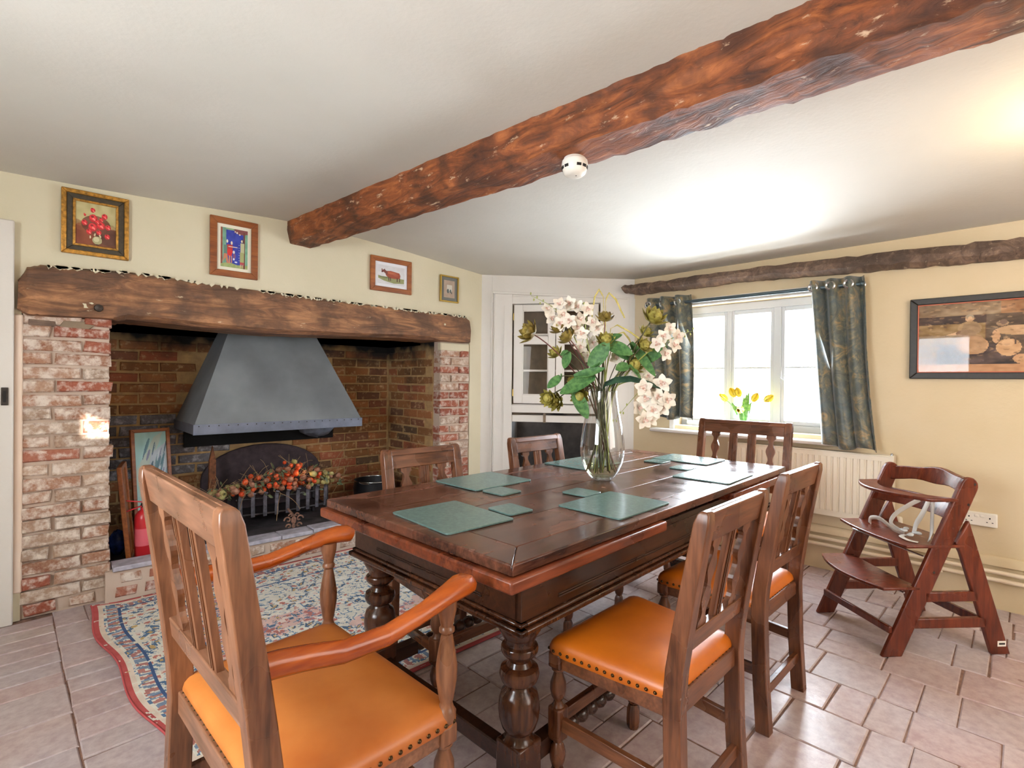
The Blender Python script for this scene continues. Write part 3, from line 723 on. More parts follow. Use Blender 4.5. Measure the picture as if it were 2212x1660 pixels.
for s_ in (RS0+.012,): MB().lathe([(.008, 0), (.008, .01), (.004, .014)], (s_, .06, RZ1), 10).build('air_plug', EYE, rad)

# socket
so = thing('wall_socket', W3(.283, 0, .475), WA, 'white double wall socket between the radiator and the floor pipes', 'socket')
MB().box(-.073, .073, 0, .024, -.037, .037).build('socket_plate', PLAST, so, bevel=.006, seg=3)
m = MB()
for c in (-.042, .042):
    m.box(c-.003, c+.003, .0235, .0246, .006, .014); 
    for q in (-.011, .011): m.box(c+q-.0035, c+q+.0035, .0235, .0246, -.014, -.010)
m.build('pin_hole', BLACK, so)
for c in (-.012, .012): MB().box(c-.008, c+.008, .024, .0275, .012, .024).build('switch', PLAST, so, bevel=.0015)

# curtains: pole, rings and two short curtains
po = MB().tube([W3(.825, .10, 1.812), W3(2.27, .10, 1.815)], .0125, 12).build('curtain_pole', POLE, smooth=60, label='dark metal curtain pole above the window', cat='curtain pole')
for s_ in (.86, 2.24): MB().bar(W3(s_, 0, 1.812), W3(s_, .10, 1.812), .012, .012).build('pole_bracket', POLE, po)
for s_ in (.82, 2.275): MB().ball(W3(s_, .10, 1.8135), .016, 12, 8).build('finial', POLE, po, smooth=60)
def curtain(top0, top1, bot0, bot1, zt0, zt1, zb0, zb1, folds, label, seed, nb=.105, amp=.035, bulge=0):
    m = MB(); NX, NZ = folds*10, 28; vs = []; rn_ = random.Random(seed); ph = [rn_.uniform(-.5, .5) for _ in range(folds+2)]
    for j in range(NZ+1):
        v = j/NZ
        for i in range(NX+1):
            u = i/NX; a0 = top0+(top1-top0)*u; b0 = bot0+(bot1-bot0)*u
            e = v**.8
            s_ = a0+(b0-a0)*e+bulge*math.sin(math.pi*v)*u
            am = amp*(1-.25*v)*(1+.25*math.sin(u*7+seed)); t = u*folds*2*math.pi+.7*math.sin(v*2.2+seed)*v
            nn = nb+am*math.sin(t)+.012*math.sin(u*3+v*4)+.045*v
            s_ += .012*math.cos(t)*v
            z_ = (zt0+(zt1-zt0)*u)*(1-v)+(zb0+(zb1-zb0)*u)*v+(.012*math.sin(t*.5+1)*v)
            vs.append((s_, nn, z_))
    fs = [(j*(NX+1)+i, (j+1)*(NX+1)+i, (j+1)*(NX+1)+i+1, j*(NX+1)+i+1) for j in range(NZ) for i in range(NX)]
    m.add(vs, fs); c = thing('curtain', WP, WA, label, 'curtain', 'curtains at the window')
    o = m.build('fabric', CURT, c, smooth=70); sd = o.modifiers.new('solid', 'SOLIDIFY'); sd.thickness = .004; sd.offset = 0
    for i in range(folds*2):
        u = (i+.5)/(folds*2) if False else (i*.5+.25)/folds
        s_ = top0+(top1-top0)*u; t = u*folds*2*math.pi
        nn = nb+amp*math.sin(t)
        if i % 2 == 0: nn = nb+amp*.99
        else: nn = nb-amp*.99
        m = MB(); ring = []
        for k in range(14):
            a = 2*math.pi*k/14; ring.append([(s_+(.023+.006*math.cos(b))*math.cos(a), nn+(.004 if i % 2 == 0 else -.004)+.004*math.sin(b), 1.815+(.023+.006*math.cos(b))*math.sin(a)) for b in [0, math.pi/2, math.pi, 1.5*math.pi]])
        m.loft(ring, closed=True); m.build('eyelet', EYE, c, smooth=60)
curtain(1.10, .81, 1.00, .715, 1.858, 1.862, .815, .812, 3, 'dark green patterned curtain right of the window, hanging down over the sill', 1, bulge=.02)
curtain(2.27, 1.90, 2.16, 1.84, 1.872, 1.868, .925, .935, 3, 'dark green patterned curtain left of the window, behind the flowers', 4)

# ------------------------------------------------------------------ rug
def rug():
    W_, H_ = 340, 250; c = Cv(W_, H_, 'd8d3c6'); X, Y = c.X, c.Y
    def fbm(k, o=3):
        out = 0; tot = 0
        for i in range(o):
            g = RNG.rand(k+2, k+2); yi = Y*k; xi = X*k; y0 = yi.astype(int); x0 = xi.astype(int); fy = yi-y0; fx = xi-x0
            out = out+(g[y0, x0]*(1-fx)*(1-fy)+g[y0, x0+1]*fx*(1-fy)+g[y0+1, x0]*(1-fx)*fy+g[y0+1, x0+1]*fx*fy)*.6**i; tot += .6**i; k *= 2
        return out/tot
    wear = fbm(45, 3); wear2 = fbm(6, 3); wob = fbm(20, 2)*.10; wob2 = fbm(22, 2)*.10
    px = X*2.2; py = Y*1.62
    mx = np.abs(px-1.1)+wob; my = np.abs(py-.81)+wob2
    mot = np.sin(mx*62)*np.sin(my*58)+np.sin((mx+my)*47)*.7+np.sin((mx-my)*83)*.5+np.sin(mx*130)*.3
    ln = np.abs(np.sin((mx*1.3+my)*70)+np.sin((my*1.5-mx)*64))
    c.put(wear2 > .53, 'd4aaa2', .75); c.put((wear2 > .56) & (mot < -.2) & (wear > .42), 'b4706a')
    c.put((ln < .22) & (wear > .36), '6c87a0'); c.put((mot > .85) & (wear > .40), '46627f'); c.put((mot > 1.5), 'c0a070')
    c.put((mot < -1.1) & (wear > .45), 'b46e64'); c.put((wear > .62), 'e4dfd4', .8)
    edge = np.minimum(np.minimum(px, 2.2-px), np.minimum(py, 1.62-py))
    inb = edge < .30
    c.put(inb, 'dcd7c8')
    t = np.where(np.minimum(px, 2.2-px) < np.minimum(py, 1.62-py), py, px)+wob
    b2 = np.sin(t*88)*np.cos(edge*76+wob2*30)+.7*np.sin(t*41+edge*60)
    c.put(inb & (b2 > .45) & (wear > .38), '4c6a8a'); c.put(inb & (b2 < -.8) & (wear > .4), 'b87468'); c.put(inb & (np.abs(b2) < .13) & (wear > .42), '7088a0'); c.put(inb & (b2 > 1.2), 'c0a068')
    c.put(inb & (wear > .60), 'e2ddd0', .8)
    for e0, e1, cc in ((.0, .020, 'b04a48'), (.020, .042, 'dccab8'), (.10, .111, '35507a'), (.285, .296, '3c567c')):
        c.put((edge >= e0) & (edge < e1) & (wear > .30), cc)
    c.put((edge > .05) & (edge < .095) & (np.sin(t*110) > .45) & (wear > .3), 'a87068'); c.put((edge > .05) & (edge < .095) & (np.sin(t*110) < -.6), '7488a0')
    c.noise(.08, 60)
    def f(u, v):
        vy = v/1.62; x_ = .222+u; y_ = 1.795+v
        k = max(0, 1-u/.5); x_ += k*(.13*(1-vy)**1.7+.012*math.sin(v*9))
        zz = .007+(.012*max(0, 1-u/.12)*(.5+.5*math.sin(v*8.5+.6)))
        return (x_, y_, zz)
    r = thing('rug', (0, 0, 0), 0, 'faded red, blue and cream patterned rug on the floor in front of the fireplace', 'rug')
    o = painted('rug_pile', c.a, 2.2, 1.605, RUGM, r, f)
    sd = o.modifiers.new('solid', 'SOLIDIFY'); sd.thickness = .006; sd.offset = -1
    pts = [f(0, v) for v in np.linspace(0, 1.605, 40)]
    m = MB(); m.tube([(a-.003, b, c_-.002) for a, b, c_ in pts], .0045, 6); m.tube([(a, b, .005) for a, b, _ in [f(u, 0) for u in np.linspace(0, 2.2, 20)]], .0045, 6)
    m.build('rug_binding', plain('rug_binding_red', 'b04a4c', .9), r, smooth=60)
rug()

# ------------------------------------------------------------------ table
tab = thing('dining_table', (1.859, 1.407, 0), R(2.7), 'dark oak draw-leaf dining table with turned legs in the middle of the room', 'table')
HX, HY = 1.045, .474
planks = [(-HY+.09, -.19), (-.19, .02), (.02, .2), (.2, HY-.09)]
for i, (a, b) in enumerate(planks): MB().box(-HX+.11, HX-.11, a+.0014, b-.0014, .732, .7598-.0005*(i % 2)).build('plank', TABTOP, tab, bevel=.0012)
# mitred border
for sg in (-1, 1):
    MB().prism([(-HX, sg*HY), (HX, sg*HY), (HX-.11, sg*(HY-.09)), (-HX+.11, sg*(HY-.09))], .730, .7605).build('border_board', TABTOP, tab, bevel=.004)
    MB().prism([(sg*HX, -HY), (sg*HX, HY), (sg*(HX-.11), HY-.09), (sg*(HX-.11), -HY+.09)], .730, .7605).build('border_board', TABTOP, tab, bevel=.004)
for sg in (-1, 1):
    x0, x1 = (-HX-.018, -.30) if sg < 0 else (.30, HX+.018)
    MB().box(x0, x1, -HY-.016, HY+.016, .695, .7285).build('draw_leaf', TABLEAF, tab, bevel=.006)
AX, AY = .945, .412
m = MB()
for sg in (-1, 1):
    m.box(-AX-.012, AX+.012, sg*AY-.012, sg*AY+.012, .575, .695); m.box(sg*AX-.012, sg*AX+.012, -AY, AY, .575, .695)
m.build('apron', TABDARK, tab, bevel=.002)
m = MB()
for sg in (-1, 1):
    for z0, z1, e in ((.545, .562, .030), (.562, .575, .020)): m.box(-AX-e, AX+e, sg*(AY+e)-.03, sg*(AY+e), z0, z1) if sg > 0 else m.box(-AX-e, AX+e, -(AY+e), -(AY+e)+.03, z0, z1)
    for z0, z1, e in ((.545, .562, .030), (.562, .575, .020)): m.box(min(sg*(AX+e), sg*(AX+e-.03)), max(sg*(AX+e), sg*(AX+e-.03)), -AY-e, AY+e, z0, z1)
m.build('apron_moulding', TABLEG, tab, bevel=.005)
m = MB()
for sg in (-1, 1):
    for z0, z1 in ((.598, .602), (.606, .609), (.672, .675)):
        m.box(-AX+.14, AX-.14, sg*(AY+.012)-.003, sg*(AY+.012)+.003, z0, z1); m.box(sg*(AX+.012)-.003, sg*(AX+.012)+.003, -AY+.14, AY-.14, z0, z1)
m.build('apron_reeding', TABDARK, tab, bevel=.001)
prof = [(.030, .0), (.050, .01), (.050, .03), (.030, .045), (.048, .06)]
LP = [(.045, .215), (.036, .225), (.034, .235), (.047, .25), (.055, .275), (.058, .30), (.056, .325), (.050, .345), (.036, .357), (.033, .366), (.036, .372), (.050, .378), (.054, .388), (.056, .398), (.052, .412), (.036, .420), (.030, .432), (.032, .440), (.046, .450), (.052, .460), (.052, .470), (.050, .474), (.042, .478), (.042, .49), (.048, .50), (.056, .515), (.060, .522), (.060, .545)]
for sx in (-1, 1):
    for sy in (-1, 1):
        m = MB(); cx_, cy_ = sx*(AX-.055), sy*(AY-.055)
        m.lathe(LP, (cx_, cy_, 0), 28)
        lg = m.build('leg', TABLEG, tab, smooth=35)
        MB().box(cx_-.045, cx_+.045, cy_-.045, cy_+.045, .09, .215).build('leg_block', TABLEG, lg, bevel=.005)
        MB().lathe([(.026, .088), (.048, .078), (.054, .05), (.048, .02), (.03, .0)], (cx_, cy_, 0), 24).build('bun_foot', TABLEG, lg, smooth=50)
        MB().box(cx_-.066, cx_+.066, cy_-.066, cy_+.066, .532, .548).build('leg_cap', TABLEG, lg, bevel=.006)
LX, LY = AX-.055, AY-.055
for sy in (-1, 1):
    m = MB(); m.box(-LX+.045, -LX+.16, sy*LY-.02, sy*LY+.02, .125, .175); m.box(LX-.16, LX-.045, sy*LY-.02, sy*LY+.02, .125, .175); m.box(-.12, .12, sy*LY-.022, sy*LY+.022, .122, .178)
    for a, b in ((-LX+.16, -.12), (.12, LX-.16)):
        pr = []; n_ = 12
        for k in range(n_*6+1): pr.append((.014+.012*abs(math.sin(math.pi*k/6)), (b-a)*k/(n_*6)))
        m.lathe(pr, (a, sy*LY, .15), 12, (1, 0, 0))
    m.build('bobbin_stretcher', TABDARK, tab, smooth=45)
for sx in (-1, 1): MB().box(sx*LX-.02, sx*LX+.02, -LY+.045, LY-.045, .125, .175).build('end_stretcher', TABDARK, tab, bevel=.004)

# ------------------------------------------------------------------ chairs
def wavy(z0, z1, wmax, xoff, y0, y1, n=26, waves=3.0):
    pl, pr_ = [], []
    for i in range(n+1):
        t = i/n; z_ = z0+(z1-z0)*t
        w_ = wmax*(.36+.14*math.cos(2*math.pi*waves*t))
        if .47 < t < .53: w_ = wmax*.22
        if t < .08 or t > .92: w_ = wmax*.5
        pl.append((xoff-w_, z_)); pr_.append((xoff+w_, z_))
    return pl+pr_[::-1]
def back_y(z_, H): return 0 if z_ < .45 else -(.075 if H < .95 else .072)*((z_-.45)/(H-.45))**1.15
def chair(label, group, wide=.40, depth=.37, H=.90, slats=3, arms=False, wz=WOODZ, wx=WOODX, wy=WOODY, lea=LEATH, front=.455, rail_lo=.535, name='dining_chair'):
    c = thing(name, (0, 0, 0), 0, label, 'chair', group)
    xb = wide/2-.0175; xf = front/2-.022; pd = .052 if arms else .046
    for sx in (-1, 1):   # rear legs run up into the back posts
        rings = []
        for z_ in (0, .2, .42, .50, .6, .7, .8, H-.03, H-.008, H):
            y_ = back_y(z_, H)+(-.02*(1-z_/.3) if z_ < .3 else 0); d_ = pd*(1-.25*max(0, (z_-.5)/.5)); k = 0 if z_ < H-.02 else (.004 if z_ < H-.004 else .010)
            w_ = .020-k*.6
            rings.append([(sx*xb-w_, y_-d_/2+k, z_), (sx*xb+w_, y_-d_/2+k, z_), (sx*xb+w_, y_+d_/2-k, z_), (sx*xb-w_, y_+d_/2-k, z_)])
        m = MB().loft(rings); lg = m.build('leg', wz, c, bevel=.003)
    for sx in (-1, 1):   # turned front legs
        m = MB(); cx_, cy_ = sx*xf, depth-.022
        top = .44
        m.lathe([(.012, .085), (.018, .092), (.022, .105), (.024, .125), (.020, .145), (.013, .158), (.017, .165), (.012, .18), (.012, .25), (.019, .262), (.014, .27), (.012, .278), (.020, .292), (.024, .31), (.023, .33), (.015, .352), (.013, .362), (.020, .368), (.020, .374)], (cx_, cy_, 0), 16)
        lg = m.build('leg', wz, c, smooth=40)
        for q0, q1 in ((.165, .262), (.374, top-.02)): MB().box(cx_-.022, cx_+.022, cy_-.022, cy_+.022, q0, q1).build('leg_block', wz, lg, bevel=.006)
        MB().lathe([(.016, 0), (.022, .012), (.023, .03), (.022, .07), (.016, .085)], (cx_, cy_, 0), 8).build('foot', wz, lg, smooth=30)
    # seat rails
    m = MB()
    for sx in (-1, 1): m.bar((sx*(xb), .012, .403), (sx*xf, depth-.03, .403), .024, .055)
    m.bar((-xb, .0, .403), (xb, .0, .403), .022, .055); m.bar((-xf, depth-.018, .403), (xf, depth-.018, .403), .024, .055)
    m.build('seat_frame', wx, c, bevel=.003)
    # padded seat : trapezoid, domed
    m = MB(); rings = []; yb, yf = -.002, depth+.004; N = 10
    def outline(ins, z_):
        P = []; xa, xc = xb+.013-ins, front/2+.002-ins; a, b = yb+ins, yf-ins; r_ = .022
        for sx, sy in ((1, 0), (1, 1), (-1, 1), (-1, 0)):
            X = (xa if sy == 0 else xc)*sx; Y = a if sy == 0 else b
            dx = -sx; dy = 1 if sy == 0 else -1
            c1 = (X, Y+dy*r_); c2 = (X+dx*r_*.3, Y+dy*r_*.3); c3 = (X+dx*r_, Y)
            q = [c1, c2, c3] if (sx, sy) in ((1, 1), (-1, 0)) else [c3, c2, c1]
            P += q
        # densify
        out = []
        for i in range(len(P)):
            p, q = P[i], P[(i+1) % len(P)]; nn = 6 if i % 3 == 2 else 1
            for k in range(nn): out.append((p[0]+(q[0]-p[0])*k/nn, p[1]+(q[1]-p[1])*k/nn, z_))
        return out
    rings = [outline(.004, .412), outline(0, .422), outline(0, .436), outline(.004, .448), outline(.014, .458), outline(.035, .465), outline(.08, .471), outline(.14, .474)]
    m.loft(rings); seat = m.build('seat', lea, c, smooth=60)
    # nail heads
    m = MB(); o_ = outline(-.0008, .4275); per = 0; nxt = .012
    for i in range(len(o_)):
        p, q = Vector(o_[i]), Vector(o_[(i+1) % len(o_)]); L = (q-p).length
        while per+L > nxt:
            t = (nxt-per)/L; pos = p.lerp(q, t); nrm = Vector((q.y-p.y, -(q.x-p.x), 0)).normalized()
            m.lathe([(.0052, 0), (.0046, .002), (.0028, .0038), (.0003, .0045)], pos, 7, nrm, cap=False); nxt += .0235
        per += L
    m.build('nail_trim', NAIL, seat, smooth=80, kind='stuff')
    # back: top rail, lower rail, slats
    def yb_(z_): return back_y(z_, H)
    t0, t1 = H-.082, H-.004
    m = MB().hexa([(-xb, yb_(t0)-.011, t0), (xb, yb_(t0)-.011, t0), (xb, yb_(t0)+.013, t0), (-xb, yb_(t0)+.013, t0)],
                  [(-xb, yb_(t1)-.013, t1), (xb, yb_(t1)-.013, t1), (xb, yb_(t1)+.012, t1), (-xb, yb_(t1)+.012, t1)])
    tr = m.build('top_rail', wx, c, bevel=.003)
    zm = H-.026
    MB().hexa([(-xb+.018, yb_(zm)+.006, zm), (xb-.018, yb_(zm)+.006, zm), (xb-.018, yb_(zm)+.020, zm), (-xb+.018, yb_(zm)+.020, zm)],
              [(-xb+.018, yb_(H)-.0, H-.003), (xb-.018, yb_(H)-.0, H-.003), (xb-.018, yb_(H)+.014, H-.003), (-xb+.018, yb_(H)+.014, H-.003)]).build('rail_moulding', wx, tr, bevel=.003)
    lz = rail_lo
    MB().hexa([(-xb, yb_(lz)-.012, lz), (xb, yb_(lz)-.012, lz), (xb, yb_(lz)+.012, lz), (-xb, yb_(lz)+.012, lz)],
              [(-xb, yb_(lz+.05)-.012, lz+.05), (xb, yb_(lz+.05)-.012, lz+.05), (xb, yb_(lz+.05)+.012, lz+.05), (-xb, yb_(lz+.05)+.012, lz+.05)]).build('lower_rail', wx, c, bevel=.003)
    inner = 2*(xb-.0175); z0, z1 = lz+.045, t0+.004
    ya, yc = yb_(z0), yb_(z1)
    def mapf(a, b, cc): 
        return (a, yb_(b)+cc, b)
    sw = .052 if slats == 3 else .050
    for i in range(slats):
        xo = -inner/2+inner*(i+.5)/slats*1.0
        xo = xo*(.86 if slats == 3 else .92)
        if i in (0, slats-1): poly = wavy(z0, z1, sw, xo, 0, 0)
        else:
            n_ = 8; poly = [(xo-sw/2*.92, z0+(z1-z0)*k/n_) for k in range(n_+1)]+[(xo+sw/2*.92, z0+(z1-z0)*k/n_) for k in range(n_, -1, -1)]
        n_ = len(poly)//2; m = MB()
        for side in (-1,):
            L_, R_ = poly[:n_], poly[n_:][::-1]
            m.loft([[mapf(a[0], a[1], -.007), mapf(b[0], b[1], -.007), mapf(b[0], b[1], .007), mapf(a[0], a[1], .007)] for a, b in zip(L_, R_)])
        sl = m.build('back_slat', wz, c)
        if i not in (0, slats-1):
            m = MB()
            for q in (-.006, .006): m.loft([[mapf(xo+q-.0018, z_, .006), mapf(xo+q+.0018, z_, .006), mapf(xo+q+.0018, z_, .0095), mapf(xo+q-.0018, z_, .0095)] for z_ in np.linspace(z0, z1, 6)])
            for q in (-.006, .006): m.loft([[mapf(xo+q-.0018, z_, -.0095), mapf(xo+q+.0018, z_, -.0095), mapf(xo+q+.0018, z_, -.006), mapf(xo+q-.0018, z_, -.006)] for z_ in np.linspace(z0, z1, 6)])
            m.build('slat_bead', wz, sl)
    # stretchers
    for sx in (-1, 1): MB().bar((sx*xb, -.0, .205), (sx*xf, depth-.03, .215), .018, .036).build('side_stretcher', wy, c, bevel=.002)
    MB().bar((-xb, -.012, .13), (xb, -.012, .13), .018, .036).build('rear_stretcher', wx, c, bevel=.002)
    MB().bar((-xf, depth-.022, .225), (xf, depth-.022, .225), .02, .036).build('front_stretcher', wx, c, bevel=.002)
    if arms:
        for sx in (-1, 1):
            px_, py_ = sx*(front/2-.004), depth+.0
            path = [(sx*(xb+.000), -.022, .702), (sx*(xb+.002), .012, .700), (sx*(xb+.006), .06, .694), (sx*(xb+.016), .13, .683), (sx*(xb+.022), .22, .684), (sx*(xb+.022), .31, .702), (sx*(xb+.016), .38, .718), (sx*(xb+.008), .42, .722), (sx*(xb+.002), .446, .720), (sx*(xb-.002), .460, .714)]
            secs = [(.034, .046), (.034, .046), (.034, .044), (.034, .042), (.036, .040), (.040, .038), (.050, .040), (.062, .044), (.060, .044), (.044, .034)]
            MB().sweep(path, secs).build('arm', ARMW, c, smooth=60)
            ax_, ay_ = sx*(xf+.006), depth-.022
            z0 = .437
            pr = [(r__, .425+(q-.425)*1.14) for r__, q in [(.020, .425), (.023, .445), (.018, .452), (.014, .462), (.016, .468), (.019, .482), (.024, .51), (.025, .535), (.021, .56), (.016, .585), (.013, .60), (.018, .605), (.018, .611), (.014, .616), (.017, .63), (.022, .648), (.023, .668)]]
            MB().lathe(pr, (ax_, ay_, 0), 18).build('arm_support', wz, c, smooth=40)
    return c
def setc(c, x, y, rz, sc=None):
    c.location = (x, y, 0); c.rotation_euler = (0, 0, R(rz))
    if sc: c.scale = sc
    return c
GRP = 'side chairs along the table'
c1 = setc(chair('nearest side chair, orange leather seat in full view right of the table', GRP), 1.335, .640, 2)
c2 = setc(copy_tree(c1), 2.025, .700, 1); c2['label'] = 'second side chair behind the nearest one, between it and the high chair'
c3 = setc(copy_tree(c1), 1.290, 1.890, 180); c3['label'] = 'side chair backing onto the fireplace grate, across the table'
c4 = setc(copy_tree(c1), 2.040, 1.905, 180.5); c4['label'] = 'side chair in front of the corner cupboard on the far side of the table'
k1 = setc(chair('large armchair in the foreground with tan seat and orange brown arms', None, wide=.59, depth=.410, H=.99, slats=4, arms=True, wz=CARVZ, wx=CARVX, wy=CARVZ, lea=LEATHC, front=.60, rail_lo=.570, name='armchair'), .290, 1.208, -87)
k2 = setc(chair('wide four-slat chair at the far table end, back to the window, seen above the tabletop', None, wide=.545, depth=.40, H=.975, slats=4, front=.56, rail_lo=.565), 3.115, 1.31, 92)

# ------------------------------------------------------------------ place mats and coasters
TZ = .7610
def mat_(name, x, y, L, W_, rz, label, group, th=.0055, cat='placemat'):
    rr = .012; P = []
    for sx, sy, a0 in ((1, 1, 0), (-1, 1, 90), (-1, -1, 180), (1, -1, 270)):
        for k in range(5):
            a = R(a0+22.5*k); P.append((sx*(L/2-rr)+rr*math.cos(a), sy*(W_/2-rr)+rr*math.sin(a)))
    o = MB().prism(P, 0, th).build(name, GREEN, bevel=.001, label=label, cat=cat, group=group)
    o.location = (x, y, TZ); o.rotation_euler = (0, 0, R(rz)); return o
for a in [(.990, 1.330, .258, .318, -1, 'green placemat at the near end of the table, in front of the foreground armchair'),
          (1.445, 1.712, .328, .272, 2, 'green placemat on the fireplace side, nearer of the two on that side'),
          (1.522, 1.078, .330, .258, 2.5, 'green placemat with a bright streak, beside the nearest side chair'),
          (2.165, 1.742, .328, .272, 2, 'green placemat partly hidden behind the glass vase'),
          (2.350, 1.108, .320, .262, 4, 'brightly reflecting green placemat by the second side chair'),
          (2.745, 1.440, .262, .322, 3, 'green placemat at the far table end in front of the far armchair')]:
    mat_('placemat', *a, 'green placemats on the table')
for a in [(1.190, 1.268, .108, .122, -2, 'green coaster beside the nearest placemat'),
          (1.360, 1.500, .112, .118, 4, 'green coaster overlapping in front of the placemat on the fireplace side'),
          (1.585, 1.280, .112, .118, 6, 'green coaster between the vase and the streaked placemat'),
          (2.445, 1.310, .118, .105, 4, 'pale shining coaster behind the placemat of the second side chair'),
          (2.535, 1.515, .118, .110, 4, 'dark green coaster at the corner of the far end placemat')]:
    mat_('coaster', *a, 'green coasters on the table', cat='coaster')

# ------------------------------------------------------------------ vase with its flowers
VX, VY = 1.880, 1.402
vase = thing('glass_vase', (VX, VY, TZ), 0, 'tall clear glass vase with a little water on the dining table', 'vase')
VP = [(.0, .002), (.040, .0), (.048, .004), (.060, .018), (.078, .045), (.092, .08), (.0985, .115), (.099, .145), (.096, .18), (.089, .23), (.078, .29), (.069, .34), (.064, .375), (.0625, .398)]
MB().lathe(VP, (0, 0, 0), 48, cap=False).build('glass_wall', VGLASS, vase, smooth=80)
MB().lathe([(.0635, .395), (.0645, .3975), (.0635, .400), (.0615, .400), (.0605, .3975)], (0, 0, 0), 48).build('rim', VGLASS, vase, smooth=80)
MB().lathe([(.0, .003), (.040, .004), (.040, .012), (.030, .016), (.0, .017)], (0, 0, 0), 32).build('thick_base', VGLASS, vase, smooth=60)
WPf = [(.0, .014), (.038, .0145), (.056, .022), (.074, .046), (.0875, .080)]
MB().lathe(WPf, (0, 0, 0), 48).build('water', WATER, vase, smooth=60)
va = rt.copy(); va.z = 0; va.normalize(); vb = Vector((-va.y, va.x, 0))    # across / away directions used to arrange the bunch
def bend(p0, p1, sag=.0, n=10, side=(0, 0, 0)):
    p0, p1 = Vector(p0), Vector(p1); out = []
    for k in range(n+1):
        t = k/n; p = p0.lerp(p1, t); p += Vector(side)*math.sin(math.pi*t)+Vector((0, 0, sag))*math.sin(math.pi*t); out.append(p)
    return out
def at_v(a, z_, b=0): return va*a+vb*b+Vector((0, 0, z_))
def px2(a, b): return ((a-1300)/480., (1037-b)/480.)
frnd = random.Random(21)
def petal(m, c, d, n, L, W_, curl=.3, cup=.2, segs=5):
    """petal starting at c, heading d, face normal n"""
    d = Vector(d).normalized(); n = Vector(n); n = (n-d*n.dot(d)).normalized(); s_ = d.cross(n); vs = []; fs = []
    for i in range(segs+1):
        t = i/segs; w_ = W_*math.sin(math.pi*(.12+.83*t))**.8*(1 if t < .99 else .55); p = c+d*(L*t)+n*(curl*L*t*t)
        for q in (-1, 0, 1): vs.append(p+s_*(q*w_/2)+n*(cup*w_*abs(q)*.5))
    for i in range(segs):
        for q in (0, 1): a = i*3+q; fs.append((a, a+1, a+4, a+3))
    m.add(vs, fs)
def head_dir(a, z_): return (va*(a*1.2)+Vector((0, 0, z_-.25))).normalized()
def stem_to(tip, r=.0032, mtl=STEM, parent=None, sag=.03):
    a = Vector(tip); foot = va*(-a.dot(va)*.16+frnd.uniform(-.035, .035))+vb*frnd.uniform(-.035, .035)+Vector((0, 0, .025+frnd.uniform(0, .02)))
    neck = va*(a.dot(va)*.20+frnd.uniform(-.012, .012))+vb*(a.dot(vb)*.2+frnd.uniform(-.012, .012))+Vector((0, 0, .41))
    P = []
    for k in range(8): P.append(foot.lerp(neck, k/7))
    d0 = (neck-foot).normalized(); L = (a-neck).length
    for k in range(1, 11):
        t = k/10; b0 = neck+d0*L*.5*t; P.append(b0.lerp(a, t**1.3) if True else a)
    MB().tube(P, r*1.25, 6).build('stem', mtl, parent, smooth=60); return P
def leaf(parent, base, tip, W_, n, mtl=LEAF, curl=-.15, name='leaf'):
    m = MB(); base, tip = Vector(base), Vector(tip); d = tip-base
    petal(m, base, d, n, d.length, W_, curl, .35, 8)
    o = m.build(name, mtl, parent, smooth=80); return o
# globe-like olive flower heads
FLW = [(1135, 720, 21, 'b', 'olive brown flower head far out at the left of the bunch'), (1203, 705, 17, 'b', 'olive brown flower head, upper one of a pair on the left, under the white sprays'),
       (1220, 727, 17, 'b', 'olive brown flower head, lower one of a pair on the left, under the white sprays'), (1197, 761, 14, 'g', 'small yellow green flower head on the left below the brown pair'),
       (1303, 683, 16, 'b', 'olive flower head below the cream hanging catkin at the top centre'), (1303, 735, 17, 'g', 'olive green flower head in the middle of the bunch'),
       (1407, 683, 22, 'g', 'large pale olive flower head at the upper right against the curtain'), (1399, 713, 14, 'g', 'small olive flower head right under the large pale one'),
       (1385, 746, 15, 'g', 'olive flower head beside the big green leaf on the right'), (1368, 787, 18, 'g', 'olive rosette flower head low at the right of centre'),
       (1178, 862, 14, 'g', 'olive flower head, left one of the low pair beside the vase neck'), (1196, 870, 16, 'g', 'olive flower head, right one of the low pair beside the vase neck'),
       (1247, 858, 16, 'g', 'olive flower head hanging at the left edge of the vase mouth'), (1233, 826, 11, 'g', 'small yellowish flower bud above the left vase mouth')]
